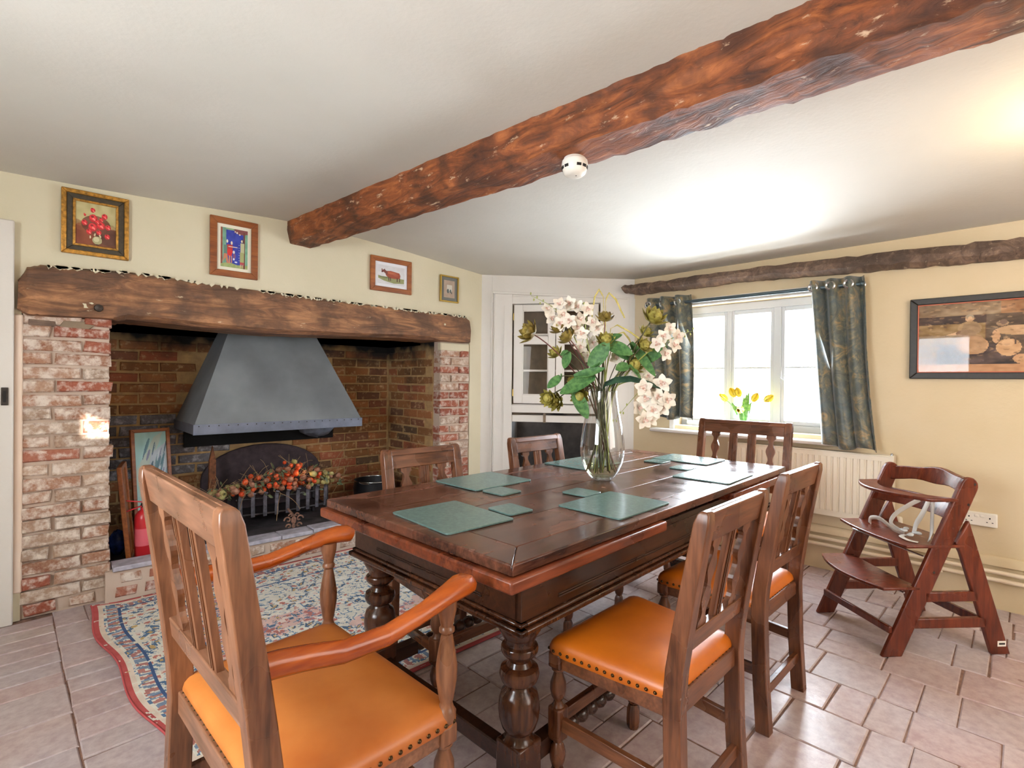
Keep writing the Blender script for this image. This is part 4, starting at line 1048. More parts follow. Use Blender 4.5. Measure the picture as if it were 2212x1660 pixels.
for i, (X, Y, rr, kd, lb) in enumerate(FLW):
    a, z_ = px2(X, Y); b = frnd.uniform(-.05, .05); r_ = rr/480.
    f = thing('olive_flower', (VX, VY, TZ), 0, lb, 'flower', 'olive flower heads in the vase'); c = at_v(a, z_, b)
    mt = OLIVEB if kd == 'b' else OLIVE
    st_ = stem_to(c, .0024, STEMR if kd == 'b' else STEM, f)
    dr = (c-st_[-3]).normalized(); dr = (dr*.5-vb*.5+Vector((0, 0, .25))).normalized()
    if kd == 'b': dr = ((c-st_[-3]).normalized()*.9-vb*.25).normalized()
    t1_ = dr.orthogonal().normalized(); t2_ = dr.cross(t1_)
    m = MB()
    for ring, (nn, tilt, L, W_) in enumerate([(5, .25, .9, .8), (7, .55, 1.0, .8), (8, .95, 1.05, .8), (8, 1.35, 1.0, .7)]):
        for k in range(nn):
            an = 2*math.pi*(k+.5*ring)/nn; rad = t1_*math.cos(an)+t2_*math.sin(an)
            st0 = c-dr*r_*.75+rad*r_*.15; dd = (dr*math.cos(tilt)+rad*math.sin(tilt))
            petal(m, st0+rad*r_*.2*(ring > 0), dd, -rad, r_*L*1.25, r_*W_, .45, .3, 4)
    m.ball(c-dr*r_*.1, r_*.72, 10, 8); m.build('flower_head', mt, f, smooth=60)
    if kd == 'b':
        m = MB()
        for k in range(9):
            an = 2*math.pi*k/9; rad = t1_*math.cos(an)+t2_*math.sin(an)
            petal(m, c-dr*r_*.8, dr*.35+rad, rad, r_*.9, r_*.12, -.5, 0, 3)
        m.build('sepals', LEAF, f)
# white orchid sprays: each spray a thing with its blossoms as parts
def blossom(parent, c, r_, face):
    face = Vector(face).normalized(); t1_ = face.orthogonal().normalized(); t2_ = face.cross(t1_); m = MB(); ph = frnd.uniform(0, 6)
    for k in range(5):
        an = ph+2*math.pi*k/5; rad = t1_*math.cos(an)+t2_*math.sin(an)
        petal(m, c, rad+face*.35, face, r_*1.3, r_*1.0, frnd.uniform(-.35, .05), .15, 5)
    for k in range(2):
        an = ph+math.pi*(.5+k); rad = t1_*math.cos(an)+t2_*math.sin(an); petal(m, c, rad+face*.8, face, r_*.8, r_*.8, -.3, .2, 4)
    o = m.build('blossom', PET, parent, smooth=70)
    m = MB(); 
    for k in range(3):
        an = ph+2.2*k; rad = t1_*math.cos(an)+t2_*math.sin(an); petal(m, c+face*r_*.1, face*1.0+rad*.5, rad, r_*.55, r_*.45, .5, .3, 3)
    m.build('blossom_lip', PETC, o, smooth=70)
SPR = [('white orchid spray rising to the upper left over the cupboard door', [(1180, 668), (1188, 688), (1203, 660), (1228, 655), (1244, 662), (1212, 682), (1226, 695), (1206, 700)], (1142, 640)),
       ('white orchid spray in the middle left, between the brown heads and the centre', [(1263, 670), (1248, 690), (1244, 708), (1277, 698), (1288, 712), (1254, 722), (1277, 740), (1252, 752), (1268, 772)], (1258, 660)),
       ('white orchid spray leaning right in front of the curtain', [(1440, 710), (1452, 728), (1424, 728), (1443, 748), (1410, 745), (1430, 765)], (1488, 715)),
       ('white orchid spray low right of centre, behind the dark arching leaf', [(1392, 795), (1402, 812), (1376, 808), (1330, 775), (1350, 800), (1345, 760)], (1360, 770)),
       ('large drooping cluster of white orchids at the lower right of the vase', [(1378, 838), (1400, 836), (1420, 828), (1428, 862), (1410, 858), (1386, 862), (1372, 880), (1400, 884), (1420, 880), (1396, 904), (1380, 905)], (1318, 912))]
for lb, pts, end in SPR:
    f = thing('orchid_spray', (VX, VY, TZ), 0, lb, 'flower', 'white orchid sprays in the vase'); b0 = frnd.uniform(-.04, .04)
    if 'cluster' in lb: b0 = -.05
    ctr = at_v(*px2(sum(p[0] for p in pts)/len(pts), sum(p[1] for p in pts)/len(pts)), b0+.02)
    if 'cluster' in lb: ctr = at_v(*px2(1392, 828), b0+.02)
    stem_to(ctr, .0022, STEMG, f)
    e = at_v(*px2(*end), b0); MB().tube(bend(ctr, e, .006), [.0018-.0001*k for k in range(11)], 5).build('spray_tip', STEMG, f, smooth=60)
    m = MB()
    for k in range(5):
        q = ctr.lerp(e, .6+.1*k)+Vector((0, 0, .010*(-1)**k)); m.ball(q, .0035, 6, 5, (1, 1, 1.8))
    m.build('bud', STEMG, f, smooth=60)
    for X, Y in pts:
        c = at_v(*px2(X, Y), b0+frnd.uniform(-.03, .02))
        blossom(f, c, .033 if 'cluster' in lb else .027, -vb+va*frnd.uniform(-.5, .5)+Vector((0, 0, frnd.uniform(-.2, .5))))
        MB().tube(bend(ctr, c, 0, 4), .0012, 4).build('flower_stalk', STEMG, f)
# leafy stems
LV = [((1290, 775), (1308, 742), (1270, 795), .055), ((1335, 722), (1355, 770), (1300, 745), .050), ((1330, 750), (1300, 745), (1365, 775), .052), ((1390, 757), (1440, 750), (1385, 785), .040),
      ((1383, 768), (1408, 815), (1360, 740), .035), ((1205, 770), (1212, 800), (1222, 762), .030), ((1210, 815), (1178, 842), (1206, 815), .030), ((1265, 828), (1205, 855), (1278, 812), .048), ((1245, 880), (1262, 905), (1235, 845), .045), ((1270, 805), (1300, 800), (1235, 815), .03), ((1380, 820), (1320, 802), (1350, 790), .035)]
LT = {}
for k_, lb in (('c', 'broad green leaves at the centre of the bunch'), ('r', 'green leaves on the right under the olive heads'), ('l', 'green leaves hanging low at the left of the vase')):
    LT[k_] = thing('leafy_stem', (VX, VY, TZ), 0, lb, 'foliage', 'leafy stems in the vase')
for i, (mid, tip, base, W_) in enumerate(LV):
    b0 = frnd.uniform(-.05, .03); f = LT['c' if i in (0, 1, 2, 9, 10) else 'r' if i in (3, 4) else 'l']
    bs, tp, md = at_v(*px2(*base), b0), at_v(*px2(*tip), b0-.02), at_v(*px2(*mid), b0)
    stem_to(bs, .0018, STEM, f); leaf(f, bs, tp, W_*1.35, -vb+Vector((0, 0, .5)), LEAF, .1); leaf(f, bs, md, W_*1.15, -vb*.6+Vector((0, 0, 1)), LEAF, -.1)
# the long dark arching leaf
f = thing('dark_leaf', (VX, VY, TZ), 0, 'long dark glossy leaf arching to the right over the vase rim', 'foliage')
pts = [at_v(*px2(X, Y), -.07*k/6) for k, (X, Y) in enumerate([(1296, 845), (1303, 826), (1325, 815), (1355, 812), (1385, 820), (1412, 832), (1435, 843)])]
ws = [.014, .040, .055, .055, .046, .030, .002]; m = MB(); vs = []
for p, w_ in zip(pts, ws):
    for q in (-1, 0, 1): vs.append(p+vb*(q*w_*.35)+Vector((0, 0, -abs(q)*w_*.25+(q < 0)*-w_*.25)))
m.add(vs, [(i*3+q, i*3+q+1, i*3+q+4, i*3+q+3) for i in range(6) for q in (0, 1)]); m.build('blade', LEAFD, f, smooth=80); stem_to(pts[0], .003, STEM, f)
# hanging catkins
for lb, pth in (('tall hanging catkin plume bending left at the very top of the bunch', [(1300, 760), (1302, 690), (1300, 640), (1291, 624), (1282, 640), (1277, 668), (1276, 690)]),
                ('hanging catkin plume bending right at the top of the bunch', [(1306, 760), (1303, 690), (1303, 650), (1310, 634), (1325, 648), (1336, 672), (1347, 693)]),
                ('hanging catkin plume with a low arch to the right', [(1312, 760), (1316, 710), (1330, 702), (1355, 715), (1380, 732), (1396, 742)]),
                ('short hanging catkin plume arching in the middle right', [(1318, 760), (1328, 722), (1345, 717), (1358, 732), (1366, 755)])):
    f = thing('catkin_stem', (VX, VY, TZ), 0, lb, 'flower', 'catkin plumes in the vase'); b0 = frnd.uniform(-.02, .03)
    P = [at_v(*px2(*q), b0) for q in pth]; stem_to(P[0], .0018, STEMG, f)
    m = MB(); D = []
    for k in range(len(P)-1): D += [P[k].lerp(P[k+1], t/4) for t in range(4)]
    n_ = len(D); m.tube(D, [.0015 if k < n_*.35 else .0042-.003*abs((k/n_)-.7) for k in range(n_)], 6); m.jitter(.0008, 3); m.build('catkin', PLUME, f, smooth=60)

# ------------------------------------------------------------------ smoke alarm under the ceiling beam
al = thing('smoke_alarm', (1.575, 1.325, 2.078), 0, 'white round smoke alarm under the ceiling beam', 'smoke alarm')
MB().lathe([(.043, .012), (.045, .004), (.050, .0), (.052, -.012), (.049, -.032), (.044, -.048), (.034, -.058), (.015, -.062), (.001, -.062)], (0, 0, 0), 36).build('case', PLAST, al, smooth=40)
m = MB()
for k in range(12):
    a = 2*math.pi*k/12
    if k % 4 == 3: continue
    v0 = Vector((math.cos(a), math.sin(a), 0)); t0_ = Vector((-v0.y, v0.x, 0))
    m.hexa([v0*.046+t0_*s_*.009+Vector((0, 0, -.034)) for s_ in (-1, 1)]+[v0*.0502+t0_*s_*.009+Vector((0, 0, -.034)) for s_ in (1, -1)],
           [v0*.046+t0_*s_*.009+Vector((0, 0, -.024)) for s_ in (-1, 1)]+[v0*.0516+t0_*s_*.009+Vector((0, 0, -.024)) for s_ in (1, -1)])
m.build('vent_slot', BLACK, al)
MB().lathe([(.003, -.0625), (.003, -.061)], (-.005, -.012, 0), 10).build('test_light', BLACK, al)

# ------------------------------------------------------------------ pictures
def framed(name, x0, x1, z0, z1, fwid, mtl, cv, label, mat_w=0, mat_col=None, tilt=0, band=None, par_frame=None, glass=False):
    W_, H_ = x1-x0, z1-z0
    p = thing(name, (x0, YF, z0), 0, label, 'picture') if par_frame is None else thing(name, par_frame[0], par_frame[1], label, 'picture')
    if par_frame is not None: sgn = -1
    def ring(a, b, y0, y1, mm, nm, bv):
        m = MB()
        for q in range(4):
            o_ = [(a, a), (W_-a, a), (W_-a, H_-a), (a, H_-a)]; i_ = [(b, b), (W_-b, b), (W_-b, H_-b), (b, H_-b)]
            P = [o_[q], o_[(q+1) % 4], i_[(q+1) % 4], i_[q]]; m.prism(P, y0, y1, lambda u, v, c: (u, -c, v))
        return m.build(nm, mm, p, bevel=bv)
    if band: 
        ring(0, fwid*.42, .002, .026, mtl, 'frame', .004); ring(fwid*.40, fwid*.92, .002, .018, band, 'frame_band', .003); ring(fwid*.90, fwid*1.12, .002, .020, mtl, 'inner_slip', .002); fwid *= 1.1
    else: ring(0, fwid, .002, .022, mtl, 'frame', .003)
    MB().box(fwid*.5, W_-fwid*.5, -.006, -.001, fwid*.5, H_-fwid*.5).build('backing_board', mtl, p)
    if mat_w:
        MB().box(fwid-.003, W_-fwid+.003, -.010, -.006, fwid-.003, H_-fwid+.003).build('mount', plain('mount_'+mat_col, mat_col, .8), p)
    k = fwid+mat_w
    painted('picture_print', cv.a, W_-2*k, H_-2*k, PRINT if mat_w or glass else PAINTING, p, lambda u, v: (k+u, -.0115, k+v))
    if glass: MB().box(fwid-.003, W_-fwid+.003, -.0165, -.0145, fwid-.003, H_-fwid+.003).build('glass', PICGL, p)
    return p
c = Cv(110, 125, 'b4a878'); c.rect(0, .55, 1, 1, '6a3a22'); 
for k in range(30): c.ell(RNG.rand(), .45+.2*RNG.rand(), .12, .06, ['8a6a40', '7a4a2a', 'a08a58'][k % 3], .5)
c.ell(.2, .75, .35, .25, '8a3c20', .5).ell(.8, .75, .3, .2, '4a2a20', .6).ell(.5, .5, .36, .22, '5a2a1c', .7).noise(.12, 9)
for x_, y_, r_ in [(.42, .16, .06), (.71, .27, .075), (.22, .48, .075), (.43, .35, .105), (.42, .56, .11), (.62, .50, .105), (.57, .67, .065), (.33, .68, .07), (.78, .74, .07), (.80, .52, .07), (.23, .30, .03), (.53, .42, .06), (.63, .36, .05)]:
    c.ell(x_, y_, r_, r_*.9, 'b8222a'); c.ell(x_-.01, y_-.02, r_*.75, r_*.6, 'e0383c'); c.ell(x_+.02, y_+.02, r_*.45, r_*.22, 'f88a80', .9, .6); c.ell(x_-.02, y_-.04, r_*.35, r_*.25, '7c1418', .8)
c.ell(.53, .86, .12, .095, 'a8a078').ell(.51, .84, .07, .06, 'c8c49c').ell(.53, .965, .05, .01, '3a1c14').ell(.36, .80, .018, .035, 'e8d8b8', .9).ell(.47, .73, .02, .04, 'd0c8a0', .9, .4).ell(.60, .75, .02, .04, 'e0d8b0', .9, -.5)
framed('framed_painting', .108, .384, 1.830, 2.160, .050, GILT, c, 'gilt framed painting of red flowers in a white vase, leftmost above the mantel', band=GILTD)
c = Cv(110, 150, '2c3a9a'); c.rect(0, 0, .20, .95, '6f9c86').rect(0, 0, .06, 1, '8a4a38').rect(.86, 0, 1, 1, '74a48a').rect(.20, 0, .5, .05, '8aa078').rect(.5, 0, 1, .10, '7c4444')
c.poly([(0, .93), (.3, .87), (.6, .92), (1, .90), (1, 1), (0, 1)], '98a468'); c.noise(.10, 14)
c.ell(.75, .07, .22, .06, '7c4444').ell(.60, .09, .03, .025, 'dcd4cc').ell(.70, .13, .03, .02, 'dcd4cc').ell(.53, .07, .02, .02, 'e8e0d8').rect(.84, .05, .90, 1, '6a3a30')
c.ell(.24, .34, .03, .045, 'e8dcc0').ell(.40, .37, .035, .045, 'e4d4b4').rect(.24, .42, .44, .62, 'b03028').ell(.33, .62, .09, .10, 'cc2a24').rect(.12, .44, .24, .66, '5a7a70').poly([(.12, .66), (.24, .66), (.30, .9), (.22, .9), (.18, .75), (.08, .88)], 'c07a5a')
c.rect(.30, .70, .35, .90, 'd08a60').rect(.38, .70, .42, .88, 'd08a60').rect(.28, .46, .62, .48, 'dccabc').ell(.48, .60, .04, .04, 'e0dcd8').ell(.50, .70, .05, .07, '7a4a70').ell(.48, .78, .03, .03, 'e8e8f0').ell(.56, .85, .05, .02, 'dcdcec')
c.ell(.79, .29, .045, .05, '3a2a24').ell(.78, .29, .032, .035, 'e4d8bc').rect(.73, .34, .87, .60, 'b8b48c').rect(.71, .58, .86, .84, 'a0a06c').rect(.71, .83, .86, .90, 'b04a48').rect(.73, .89, .76, .97, 'd0a080').rect(.81, .89, .84, .97, 'd0a080')
for k in range(7): c.rect(.655, .40+.065*k, .70, .408+.065*k, 'c8ccdc')
framed('framed_print', .772, 1.038, 1.818, 2.172, .038, PICW, c, 'wood framed print of small figures on a blue field, left of the ceiling beam', mat_w=.020, mat_col='e6e0cc')
c = Cv(130, 105, 'd4d2d4'); c.poly([(.02, .58), (.2, .62), (.5, .60), (.98, .62), (.98, .86), (.6, .92), (.25, .84), (.02, .72)], '8c8e60').ell(.3, .64, .25, .04, '6c7248', .8).noise(.06, 12)
c.ell(.56, .47, .27, .19, '8c3f2a').poly([(.30, .30), (.48, .26), (.80, .32), (.84, .45), (.82, .62), (.7, .66), (.42, .66), (.34, .55)], '96452c').poly([(.14, .26), (.26, .24), (.36, .32), (.36, .50), (.28, .44), (.22, .36), (.18, .40), (.145, .38)], '70352a').ell(.16, .22, .02, .03, '8a6a58').ell(.25, .23, .02, .03, '5a2a22').ell(.155, .38, .02, .02, '3a2420')
c.ell(.52, .38, .16, .06, 'b86a48', .7).ell(.66, .44, .1, .08, 'a85840', .6)
for x_ in (.39, .45, .70, .79): c.rect(x_, .60, x_+.035, .80, '54332a')
framed('framed_print', 1.812, 2.158, 1.862, 2.118, .036, PICW, c, 'wood framed print of a brown cow, right of the ceiling beam', mat_w=.022, mat_col='e4e4e8')
c = Cv(50, 70, 'a89280'); c.noise(.05, 8); c.rect(.28, .26, .76, .62, 'c4beb2').ell(.38, .62, .10, .13, '4c5450').ell(.62, .62, .07, .11, '545c58').ell(.50, .60, .06, .10, '8a8a84').ell(.72, .72, .04, .06, '4a4c4c').ell(.5, .55, .05, .05, 'b8b4ac')
framed('framed_print', 2.432, 2.618, 1.848, 2.066, .012, GOLDF, c, 'small thin gold framed picture with a grey mount, rightmost above the mantel', mat_w=.026, mat_col='6e6e68')
# large sepia picture on the window wall
c = Cv(230, 110, '6a4a30'); c.rect(0, 0, .42, .22, '8a7052').rect(.42, 0, 1, .3, '9a6c44').rect(0, .18, .45, .30, '3e281c').rect(0, .30, .35, .80, '8a6c40').rect(.35, .18, .75, .9, '5a4632').rect(.55, .30, 1, .5, '5a3824').rect(.1, .60, .5, .90, '44302a').noise(.22, 7).noise(.14, 26)
c.rect(0, .895, 1, 1, 'b4835a')
c.ell(.27, .235, .022, .04, 'c49a74').ell(.27, .205, .022, .03, '9a8a74').ell(.27, .37, .06, .10, '9c7c54').poly([(.15, .46), (.30, .34), (.33, .40), (.22, .46)], 'c8a078').ell(.29, .62, .075, .13, 'bc8c62').ell(.25, .44, .05, .05, '7a5a40')
c.ell(.50, .42, .10, .07, 'b08a62').ell(.43, .32, .03, .04, '9a7a5a').poly([(.56, .36), (.60, .60), (.58, .60), (.54, .42)], 'b08a62').ell(.46, .66, .06, .12, 'c09468').ell(.53, .82, .05, .07, 'b88a60').ell(.40, .50, .02, .10, 'bc9068').ell(.78, .6, .16, .2, '5a3420', .6)
for k in range(260):
    x_, y_ = RNG.rand()*.62, RNG.rand()*.86; q = int(RNG.rand()*5); c.ell(x_, y_, .004+.010*RNG.rand(), .006+.016*RNG.rand(), ['7a5a3c', 'a88258', '4a3426', 'c49c70', '5f4832'][q], .45, RNG.rand()*3)
c.poly([(.20, .52), (.27, .44), (.33, .48), (.36, .60), (.34, .74), (.24, .74), (.20, .66)], 'a07c58', .7).poly([(.24, .30), (.31, .29), (.33, .42), (.29, .48), (.22, .46)], '8c7050', .8).ell(.272, .225, .012, .025, 'd4ae88', .9)
c.rect(.485, .50, .495, .62, '5a4230').rect(.545, .48, .555, .62, '5a4230').ell(.435, .30, .018, .035, '6a5040', .9).poly([(.46, .36), (.55, .35), (.58, .44), (.50, .48)], 'c09a72', .7).ell(.455, .60, .03, .05, 'd0a67c', .7).noise(.10, 40)
sp = thing('framed_print', W3(.596, 0, 1.238), WA+math.pi, 'large dark framed sepia picture right of the window, partly out of view', 'picture')
W_, H_ = .90, .462
for (a, b, y1, mm, nm) in ((0, .036, .026, BLKFR, 'frame'), (.034, .041, .016, SLIP, 'inner_slip')):
    m = MB(); o_ = [(a, a), (W_-a, a), (W_-a, H_-a), (a, H_-a)]; i_ = [(b, b), (W_-b, b), (W_-b, H_-b), (b, H_-b)]
    for q in range(4): m.prism([o_[q], o_[(q+1) % 4], i_[(q+1) % 4], i_[q]], .002, y1, lambda u, v, c_: (u, -c_, v))
    m.build(nm, mm, sp, bevel=.004 if a == 0 else .001)
MB().box(.02, W_-.02, -.006, -.001, .02, H_-.02).build('backing_board', BLKFR, sp)
painted('picture_print', c.a, W_-.08, H_-.08, PRINT, sp, lambda u, v: (.04+u, -.0085, .04+v))
MB().box(.037, W_-.037, -.013, -.011, .037, H_-.037).build('glass', PICGL, sp)

# ------------------------------------------------------------------ in the fireplace
hood = thing('canopy_hood', (1.312, 0, 0), 0, 'large grey steel canopy hood hanging in the fireplace opening', 'fireplace hood')
zb, zr = .842, .893; yb0, yb1 = 3.70, 4.29
b_ = [(-.567, yb0), (.563, yb0), (.563, yb1), (-.567, yb1)]; t_ = [(-.22, 4.08), (.25, 4.08), (.25, yb1), (-.22, yb1)]
m = MB(); m.hexa([(x_, y_, zr) for x_, y_ in b_], [(x_, y_, 1.72) for x_, y_ in t_]); m.f = [f for f in m.f][1:]; m.build('hood_body', HOOD, hood)
m = MB(); e = .004
for (x0, x1, y0, y1) in ((-.571, .567, yb0-e, yb0+.002), (-.571, -.565, yb0, yb1), (.561, .567, yb0, yb1)): m.box(x0, x1, y0, y1, zb, zr+.012)
m.box(-.571, .567, yb0-e-.003, yb0+.01, zb-.003, zb+.002); m.build('hood_rim', HOODD, hood, bevel=.001)
m = MB()
for k in range(20): m.lathe([(.004, 0), (.003, .002), (.0005, .003)], (-.54+k*.0565, yb0-e, zr), 8, (0, -1, 0))
m.build('rivet', DKPLATE, hood)
# fire back, boulder, side irons
m = MB(); P = [(-.44, 0), (.44, 0)]+[(.44*math.cos(math.pi*k/16), .32+.24*math.sin(math.pi*k/16)) for k in range(17)]
m.prism(P, 0, .03, lambda a, b, c: (1.34+a, 4.24+c, .13+b)); m.build('fireback', plain('fireback_iron', '3a2e32', .7, .2, 20, .3, Metallic=.3), bevel=.006, label='arched cast iron fireback standing behind the fire basket', cat='fireback')
m = MB(); m.ball((1.74, 4.22, .80), .10, 12, 8, (1.5, .7, .75)); m.jitter(.012, 5); st_o = m.build('boulder', STONE, smooth=60, label='grey rounded stone ledge at the right end of the smoke chamber', cat='stone')
m = MB(); m.box(.80, 1.9, 4.27, 4.29, .70, 1.0); m.build('smoke_shelf', SOOT, fire)
m = MB().prism([(.905, .13), (.955, .13), (.955, .62), (.935, .72), (.915, .62)], 4.06, 4.09, lambda a, b, c: (a, c, b)).build('fire_iron_stand', plain('rusty_iron', '6a4028', .7, .3, 40, Metallic=.3), label='rusty pointed iron upright at the left of the fire basket', cat='fire iron')
# basket grate
gr = thing('fire_basket', (1.36, 3.86, .13), 0, 'iron fire basket with flat upright bars and a scrolled front ornament', 'fire grate')
def gx(t): return -.30+.60*t
for k in range(9):
    t = k/8; x_ = gx(t); yb_1 = .0+.05*(4*t*(1-t))*-1
    m = MB(); m.sweep([(x_, yb_1, .10), (x_-.003, yb_1-.008, .16), (x_-.005, yb_1-.012, .24), (x_-.004, yb_1-.018, .262), (x_-.002, yb_1-.03, .27)], (.026, .008), (0, 1, 0)); m.build('upright_bar', IRONG, gr)
for zz in (.115, .225): MB().tube([(gx(t), -.05*(4*t*(1-t))+.006, zz) for t in np.linspace(-.04, 1.04, 14)], .007, 6).build('cross_bar', IRON, gr, smooth=60)
m = MB()
for sx in (-1, 1):
    m.box(sx*.31-.01, sx*.31+.01, -.01, .27, .10, .115); m.box(sx*.31-.01, sx*.31+.01, -.01, .01, 0, .25); m.box(sx*.31-.01, sx*.31+.01, .25, .27, 0, .25)
m.box(-.31, .31, .0, .26, .10, .108); m.build('basket_frame', IRON, gr, bevel=.002)
m = MB()
def scroll(cx_, cz, s_, sg, yy): return [(cx_+sg*s_*(1-.11*k)*math.cos(.7*k), yy, cz+s_*(1-.11*k)*math.sin(.7*k)) for k in range(9)]
yy = -.17
for sg in (-1, 1):
    m.tube(scroll(sg*.040, .075, .028, sg, yy), .0055, 6); m.tube(scroll(sg*.034, .030, .022, sg, yy), .0055, 6); m.tube(scroll(sg*.02, .105, .016, sg, yy), .005, 6)
m.ball((0, yy, .07), .018, 10, 8, (1, .6, 1.6)); m.ball((0, yy, .03), .013, 8, 6, (1, .6, 1.4)); m.bar((0, yy, .10), (0, -.04, .13), .012, .012); m.box(-.03, .03, yy-.008, yy+.008, 0, .008)
m.build('scroll_ornament', plain('rusty_ornament', '8a6656', .7, .2, 60, .3, Metallic=.3), gr, smooth=50)
# dried rosehip arrangement lying on the basket
ar = thing('dried_arrangement', (1.36, 3.93, .40), 0, 'dried garland of red rosehips, pods and twigs heaped on the fire basket', 'dried flowers')
r_ = random.Random(31)
def top_z(x_): return .075+.055*math.cos(x_*5)+.05*math.exp(-((x_-.12)/.12)**2)-.02*(x_ < -.3)
for mt, nm, n_, rr in ((BERRY, 'rosehip', 62, .0185), (BERRYD, 'dried_pod', 60, .021), (BERRYG, 'pale_pod', 40, .021)):
    base = MB().ball((0, 0, 0), rr, 9, 7, (1, 1, 1.15)); base.lathe([(.003, rr*1.05), (.005, rr*1.3), (.001, rr*1.5)], (0, 0, 0), 6); me = base.mesh(nm, mt, 60)
    for k in range(n_):
        x_ = r_.uniform(-.46, .40)
        if mt is BERRYG: x_ = r_.choice((r_.uniform(-.47, -.28), r_.uniform(.08, .38)))
        elif mt is BERRY: x_ = r_.gauss(-.02, .20)
        place(me, nm, (x_, r_.uniform(-.14, .06), top_z(x_)*r_.uniform(-.1, 1.05)), ar, (r_.uniform(-1.5, 1.5), r_.uniform(-1.5, 1.5), 0), (s_ := r_.uniform(.7, 1.15), s_, s_))
m = MB()
for k in range(170):
    x_ = r_.uniform(-.50, .42); p = Vector((x_, r_.uniform(-.14, .1), r_.uniform(-.10, 1)*top_z(x_))); d = Vector((r_.uniform(-1, 1), r_.uniform(-1, .3), r_.uniform(-.4, .8))).normalized()*r_.uniform(.05, .14)
    m.tube(bend(p, p+d, r_.uniform(-.01, .02), 4), .0014, 4)
m.build('twigs', TWIG, ar, kind='stuff')
m = MB()
for k in range(150):
    x_ = r_.uniform(-.50, .42); p = Vector((x_, r_.uniform(-.15, .1), r_.uniform(-.4, 1.05)*top_z(x_))); d = Vector((r_.uniform(-1, 1), r_.uniform(-1, .5), r_.uniform(-.6, .9))).normalized()
    petal(m, p, d, Vector((0, 0, 1))+d.orthogonal(), r_.uniform(.03, .055), r_.uniform(.012, .022), r_.uniform(-.4, .4), .3, 3)
m.build('dry_leaves', DRYLEAF, ar, smooth=70, kind='stuff')
m = MB()
for a, b in (((.34, 0, .02), (.50, -.02, .28)), ((.40, 0, .0), (.53, 0, .31)), ((.36, 0, .0), (.47, -.05, .10)), ((.36, -.05, -.1), (.50, -.05, .14)), ((-.28, -.12, .02), (-.33, -.16, -.22)), ((-.1, -.12, 0), (.06, -.2, -.14)), ((-.05, -.12, -.02), (-.12, -.25, -.18))):
    m.tube(bend(a, b, .01, 7, (r_.uniform(-.03, .03), 0, 0)), .0018, 5)
m.build('long_twig', TWIG, ar, smooth=60)
light('basket_light', 'POINT', (1.47, 3.80, .49), .5, (1.0, .55, .25), .02)  # small warm point light above the basket, no embers modelled
# cauldron on the right
ca = thing('black_cauldron', (2.16, 4.02, .128), 0, 'round black iron pot with a bright rim behind the side chair in the fireplace', 'pot')
MB().lathe([(.05, .0), (.12, .015), (.165, .08), (.175, .15), (.165, .20), (.168, .215), (.160, .215), (.155, .19), (.15, .10), (.001, .05)], (0, 0, 0), 32).build('pot_body', plain('pot_iron', '17161a', .5, .2, 30, Metallic=.4), ca, smooth=50)
MB().tube([(.170*math.cos(a), .170*math.sin(a), .215) for a in np.linspace(0, 2*math.pi, 33)], .004, 6).build('rim', EYE, ca, smooth=60)
MB().tube([(.19*math.cos(a), -.10-.10*math.sin(a)*.3, .215+.01-.03*math.sin(a)) for a in np.linspace(0, math.pi, 17)], .005, 6).build('bail_handle', EYE, ca, smooth=60)
# leaning frames at the left
def leaning(x, y, L, H, rz, lean, cv, label, mtl, nm='leaning_painting', fw_=.022):
    p = thing(nm, (x, y, .131), R(rz), label, 'picture'); p.rotation_euler = (R(lean), 0, R(rz))
    m = MB(); o_ = [(0, 0), (L, 0), (L, H), (0, H)]; a = fw_; i_ = [(a, a), (L-a, a), (L-a, H-a), (a, H-a)]
    for q in range(4): m.prism([o_[q], o_[(q+1) % 4], i_[(q+1) % 4], i_[q]], -.012, .012, lambda u, v, c_: (u, c_, v))
    m.build('frame', mtl, p, bevel=.003); MB().box(a*.6, L-a*.6, .0, .008, a*.6, H-a*.6).build('backing_board', mtl, p)
    if cv is not None: painted('canvas', cv.a, L-2*a, H-2*a, PAINTING, p, lambda u, v: (a+u, -.002, a+v))
    return p
c = Cv(80, 150, 'a4ccc8'); c.poly([(.0, .35), (.6, .05), (.9, .0), (.1, .6)], 'b8c8bc').poly([(.5, .2), (1, .1), (1, .45), (.2, .62)], 'b8c4cc')
for k in range(46): x_, y_ = RNG.rand()*.8+.2, RNG.rand()*.85+.12; c.ell(x_, y_, .03+.1*RNG.rand(), .012+.025*RNG.rand(), ['4a7480', 'd4dce0', '6a6c90', '2e4e64', '8aa6b4', '507a84'][k % 6], .8, -1.0+.5*RNG.rand())
c.rect(0, .88, 1, 1, '4a4440').noise(.08, 9)
leaning(.478, 3.93, .225, .74, 14, -7, c, 'tall framed painting in icy blue tones leaning inside the fireplace on the left', PICW)
leaning(.410, 3.60, .27, .56, 79, -5, None, 'brown wooden frame seen edge-on, leaning left of the icy blue painting', PICW, 'leaning_picture')
